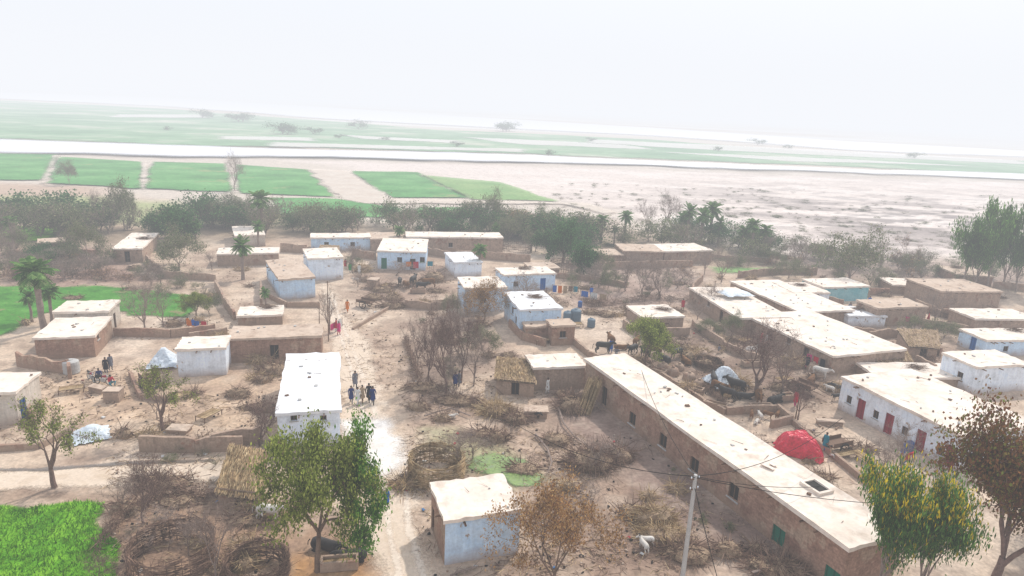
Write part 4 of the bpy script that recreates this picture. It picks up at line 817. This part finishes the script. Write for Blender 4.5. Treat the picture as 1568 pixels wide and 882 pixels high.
# ---------------- props ----------------
def tarp(name,x,y,w,d,h,mat,seed,rz=0,flatk=.5,z0=0,peak=0):
    c=P(x,y); n=26; mb=MB(); vs=[]; gx,gy=np.meshgrid(np.linspace(-1,1,n),np.linspace(-1,1,n)); 
    rr=np.maximum(np.abs(gx),np.abs(gy)); z=h*np.clip((1-rr**3.)*1.25,0,1)*(1-flatk*.3*np.abs(gx))+ (fbm(gx+seed,gy,.35,seed)-.5)*h*.5*(rr<.97)
    if peak: z=h*np.clip(1.15-rr,0,1)*(1-.25*np.abs(gy))+(fbm(gx+seed,gy,.3,seed)-.5)*h*.2
    z=np.maximum(z,.02)+z0
    ca_,sa_=math.cos(rz),math.sin(rz); jx=(fbm(gx,gy,.4,seed+2)-.5)*.7
    for i in range(n):
        for j in range(n):
            a=gx[i,j]*w/2*(1+jx[i,j]*.6);b=gy[i,j]*d/2*(1-jx[i,j]*.6); vs.append(c+Vector((a*ca_-b*sa_,a*sa_+b*ca_,z[i,j])))
    mb.add(vs,[(i*n+j,i*n+j+1,(i+1)*n+j+1,(i+1)*n+j) for i in range(n-1) for j in range(n-1)]); o=mb.obj(name,[mat],c); return o
plr=M('red_plastic_sheet',[S(205,12,42,.85),S(240,40,80,.85)],scale=2,fine=5,fs=.35,rough=.3,spec=.6,bump=.9); plw=M('pale_tarpaulin',[S(200,214,226,.85),S(235,240,245,.85)],scale=2,fine=5,fs=.2,rough=.5,bump=.6)
tarp('red_tarpaulin_cover',1222,692,3.8,2.4,1.8,plr,3,-.5,flatk=1.6); tarp('pale_tarpaulin_tent',1108,588,3.8,3.,2.,plw,5,.3,peak=1); tarp('pale_tarpaulin_tent',252,558,2.8,3,1.8,plw,8,.2,peak=1); tarp('grey_tarpaulin',140,668,2.6,2.6,1.,plw,9,.6,peak=1)
tarp('pale_tarpaulin_roof_sheet',1122,478,4.5,3.,.35,plw,4,.3,z0=2.75)
def drum(name,x,y,r,h,mat):
    c=P(x,y); mb=MB(); pr=[(0,1),(.02,1.04),(.3,1.),(.32,1.05),(.62,1.),(.64,1.05),(.88,1.),(.96,.75),(1.,.35),(1.05,.33),(1.06,.05)]
    mb.tube([c+Vector((0,0,a*h)) for a,_ in pr],[r*b for _,b in pr],18,0,True); mb.obj(name,[mat],c,smooth=False)
tk=flat('plastic_tank_grey',S(110,130,145),.5); tb=flat('blue_barrel_plastic',S(50,100,170),.5)
drum('water_tank',881,492,.7,1.7,tk); drum('water_tank',869,492,.6,1.4,tk); drum('water_tank',110,570,.7,1.3,mt['concrete']); drum('water_tank',905,500,.5,1.1,tk); drum('blue_barrel',1392,690,.3,.9,tb); drum('blue_barrel',888,470,.3,.9,tb)
for x,y,w,d,h in [(175,612,1.3,1.,1.0),(150,600,1.5,.6,.5),(572,440,1.4,1.4,1.3),(820,636,2.,1.2,.6),(275,660,1.6,1.,.3),(1270,650,2.2,.5,.4)]:
    mb=MB(); c=P(x,y); rz=R.uniform(-.4,.4); mb.box(c+Vector((0,0,h/2-.1)),(w,d,h),rz,0,.04); mb.box(c+Vector((0,0,h+.0)),(w*1.1,d*1.1,.12),rz,1,.04)
    for q in range(10): mb.box(c+rv(.9,0)+Vector((0,0,.06)),(.25,.15,.12),R.uniform(0,3),0,.01)
    mb.obj('clay_stove_block',[mt['mud'],mt['rooft']],c)
def moto(x,y,rz):
    c=P(x,y); mb=MB()
    for yy in (-.62,.62):
        for k in range(2): mb.tube([(.0,yy+math.cos(a*.3927)*(.3-.03*k),.31+math.sin(a*.3927)*(.3-.03*k)) for a in range(17)],[.045,.03][k:k+1]*17,5,k)
        for a in range(6): mb.tube([(0,yy,.31),(0,yy+math.cos(a*1.047)*.28,.31+math.sin(a*1.047)*.28)],[.008]*2,3,1)
    mb.tube([(0,-.62,.31),(0,-.5,.75),(0,-.42,.98)],[.03,.03,.025],5,1); mb.tube([(-.34,-.32,1.02),(0,-.44,1.),(.34,-.32,1.02)],[.018]*3,5,1)
    mb.tube([(0,-.42,.78),(0,-.3,.82),(0,-.05,.78),(0,.05,.7)],[.07,.14,.12,.06],8,2,True); mb.tube([(0,0,.78),(0,.3,.76),(0,.72,.82)],[.08,.13,.07],7,0,True)
    mb.box((0,-.05,.42),(.24,.34,.32),0,1,.02); mb.tube([(.12,-.1,.3),(.14,.4,.28),(.14,.85,.34)],[.03,.04,.04],6,1,True); mb.tube([(0,.05,.4),(0,.62,.31)],[.03,.03],5,1); mb.tube([(0,-.5,.86),(0,-.6,.86)],[.09,.07],8,1,True)
    o=mb.obj('motorcycle',[hair,mt['concrete'],mt['doorred']],(0,0,0)); o.location=c; o.rotation_euler=(0,0,rz)
moto(140,583,.9); moto(158,588,1.4); moto(940,556,.6)
def bed(x,y,rz,m_='straw'):
    c=P(x,y); mb=MB()
    for a in(-.95,.95):
        for b in(-.5,.5): mb.tube([(a,b,0),(a,b,.52)],[.045,.035],6,0,True)
    for b in(-.5,.5): mb.tube([(-.95,b,.43),(.95,b,.43)],[.03,.03],6,0)
    for a in(-.95,.95): mb.tube([(a,-.5,.43),(a,.5,.43)],[.03,.03],6,0)
    for k in range(18): mb.box((-.9+k*.106,0,.44),(.06,.96,.015),0,1)
    for k in range(9): mb.box((0,-.42+k*.105,.452),(1.86,.05,.012),0,1)
    o=mb.obj('charpoy_bed',[mt['wood'],mt[m_]],(0,0,0)); o.location=c; o.rotation_euler=(0,0,rz)
for a in [(275,610,.3),(320,640,1.2),(110,600,.5),(1290,700,.4),(615,408,.2),(1020,530,1),(830,525,.4),(1320,705,1.9),(590,440,1.2),(1310,480,.4),(1450,480,1),(1140,525,.7),(880,500,.2),(1200,585,.5)]: bed(*a)
def cart(x,y,rz):
    c=P(x,y); mb=MB(); mb.box((0,0,.75),(1.3,2.2,.1),0,0,.01)
    for s in(-1,1):
        mb.box((s*.62,0,.95),(.06,2.2,.3),0,0); mb.tube([(s*.5,-1.1,.72),(s*.35,-2.6,.55)],[.04,.035],6,0,True)
        mb.tube([(s*.78,math.cos(a*.3927)*.5,.5+math.sin(a*.3927)*.5) for a in range(17)],[.06]*17,5,1)
        for a in range(4): mb.tube([(s*.78,math.cos(a*.785)*.48,.5+math.sin(a*.785)*.48),(s*.78,-math.cos(a*.785)*.48,.5-math.sin(a*.785)*.48)],[.02]*2,4,0)
    mb.tube([(-.8,0,.5),(.8,0,.5)],[.05,.05],6,1,True); o=mb.obj('wooden_cart',[mt['wood'],hair],(0,0,0)); o.location=c; o.rotation_euler=(0,0,rz)
for a in [(1010,500,.4),(560,470,1.2),(1280,690,2.),(230,590,.8),(1500,470,.3),(1230,600,.6)]: cart(*a)
def laundry(a,b,h,cols):
    A=P(*a);B_=P(*b);mb=MB(); L_=(B_-A).length; t=(B_-A)/L_
    for p in(A,B_): mb.tube([p,p+Vector((0,0,h))],[.04,.03],5,0,True)
    mb.tube([A.lerp(B_,k/8)+Vector((0,0,h-.05-.15*(1-(k/4-1)**2))) for k in range(9)],[.012]*9,4,0)
    ms=[mt['wood']]+[cloth('cloth_'+c,CL[c]) for c in cols]; n=len(cols)
    for i in range(n):
        u0=L_*(i+.12)/n; w=min(1.2,L_*.76/n); vs=[];d=R.uniform(.7,1.2)
        for j in range(5):
            for k in range(7): q=A+t*(u0+w*k/6); vs.append(q+Vector((-t.y,t.x,0))*(.06*math.sin(k*1.7+i)*j/4)+Vector((0,0,h-.16-d*j/4)))
        mb.add(vs,[(j*7+k,j*7+k+1,(j+1)*7+k+1,(j+1)*7+k) for j in range(4) for k in range(6)],i+1)
    mb.obj('washing_line',ms,A)
laundry((845,448),(885,450),1.3,['blue','orange','tan','brown','teal']); laundry((505,512),(524,500),1.3,['pink','white']); laundry((620,414),(664,413),1.6,['orange','red','green','teal']); laundry((1232,560),(1262,572),1.7,['pink','red','black']); laundry((285,500),(318,503),1.,['orange','blue','red']); laundry((1150,512),(1168,520),1.5,['red','pink']); laundry((1375,496),(1392,500),1.5,['red','pink']); laundry((888,455),(930,462),1.2,['blue','white','tan'])
g,h=hgt(1043,900,727)
mb=MB(); mb.tube([(g.x,g.y,-.3),(g.x,g.y,h)],[.15,.1],10,0,True); rz=.3
for zz in(h-.25,h-.9):
    mb.box((g.x,g.y,zz),(.6 if zz>h-.5 else .35,.08,.08),rz,1)
    for k in(-1,0,1) : mb.tube([(g.x+k*.24*math.cos(rz),g.y+k*.24*math.sin(rz),zz+.03),(g.x+k*.24*math.cos(rz),g.y+k*.24*math.sin(rz),zz+.14)],[.03,.035],6,2,True)
mb.obj('utility_pole',[mt['concrete'],mt['wood'],mt['white']],g)
def wire(A,B_,sag,name='power_line',r=.022):
    mb=MB(); n=16; mb.tube([A.lerp(B_,k/n)-Vector((0,0,sag*(1-(2*k/n-1)**2))) for k in range(n+1)],[r]*(n+1),4,0); mb.obj(name,[hair],A)
T=Vector((g.x,g.y,h-.1)); 
wire(T,P(790,650,6),.8); wire(T+Vector((.2,.1,0)),P(1290,640,6),1); wire(T-Vector((.2,.1,0)),P(1700,760,5.5),1.2); wire(T,P(1255,745,3.4),.3); wire(T,P(980,560,3.2),.7); wire(T-Vector((0,0,.6)),P(1120,960,2.),.2)
for (x,y,yt) in [(503,522,430),(505,505,455),(489,505,470),(835,470,440),(1218,640,600),(1090,470,430),(700,480,440)]:
    g2,h2=hgt(x,y,yt); mb2=MB(); mb2.tube([(g2.x,g2.y,-.2),(g2.x+.05,g2.y,h2)],[.06,.04],6,0,True); mb2.box((g2.x+.05,g2.y,h2-.15),(.5,.05,.05),.2,0); mb2.obj('wooden_post',[mt['wood']],g2)
for px in [[(855,628),(862,650),(880,672),(898,684)],[(820,668),(838,690),(845,712),(838,728)],[(650,640),(690,628),(720,640)],[(1150,880),(1190,868),(1230,876)],[(690,885),(700,880),(730,872)]]:
    pts=[P(*p)+Vector((0,0,.12+R.uniform(0,.15))) for p in px]; mb=MB(); mb.tube(pts,[.1,.08,.06,.03][:len(pts)],6,0,True)
    for k in range(8): i_=R.randrange(len(pts)-1); p=pts[i_].lerp(pts[i_+1],R.random()); mb.tube([p,p+rv(.5,.25)+Vector((0,0,.2))],[.03,.01],4,0)
    mb.obj('fallen_branch',[BG],pts[0])
# ---------------- light ----------------
SE,SA=rad(48),rad(32)
sd_=Vector((math.sin(SA)*math.cos(SE),math.cos(SA)*math.cos(SE),math.sin(SE)))
sl=bpy.data.lights.new('sun','SUN'); sl.energy=3.9; sl.angle=rad(1.5); sl.color=(1,.95,.87); so=bpy.data.objects.new('sun',sl); sc.collection.objects.link(so); so.rotation_euler=sd_.to_track_quat('Z','Y').to_euler(); so.location=(0,0,60)
w=bpy.data.worlds.new('World'); sc.world=w; w.use_nodes=True; t=w.node_tree; t.nodes.clear(); N=t.nodes.new; L=t.links.new
sk=N('ShaderNodeTexSky'); sk.sky_type='NISHITA'; sk.sun_disc=False; sk.sun_elevation=SE; sk.sun_rotation=SA; sk.dust_density=6; sk.air_density=1.3
mxn=N('ShaderNodeMix'); mxn.data_type='RGBA'; mxn.inputs[0].default_value=.75; L(sk.outputs[0],mxn.inputs[6]); mxn.inputs[7].default_value=(10.6,11.4,12.8,1)
bg=N('ShaderNodeBackground'); bg.inputs[1].default_value=.1; L(mxn.outputs[2],bg.inputs[0]); ow=N('ShaderNodeOutputWorld'); L(bg.outputs[0],ow.inputs[0])
hm,t,N,L=nt('glowing_haze_air'); va=N('ShaderNodeVolumeAbsorption'); va.inputs['Color'].default_value=(0,0,0,1); SG=.0014; va.inputs['Density'].default_value=SG
em=N('ShaderNodeEmission'); em.inputs[0].default_value=(.925,.945,.99,1); em.inputs[1].default_value=SG; ad=N('ShaderNodeAddShader'); L(va.outputs[0],ad.inputs[0]); L(em.outputs[0],ad.inputs[1]); o=N('ShaderNodeOutputMaterial'); L(ad.outputs[0],o.inputs['Volume'])  # airlight added as a glow of the volume, in place of scattering
mb=MB(); mb.box((0,6800,72),(26000,14600,150)); mb.obj('sky_haze',[hm],(0,0,0))
print('done',time.time()-T0)
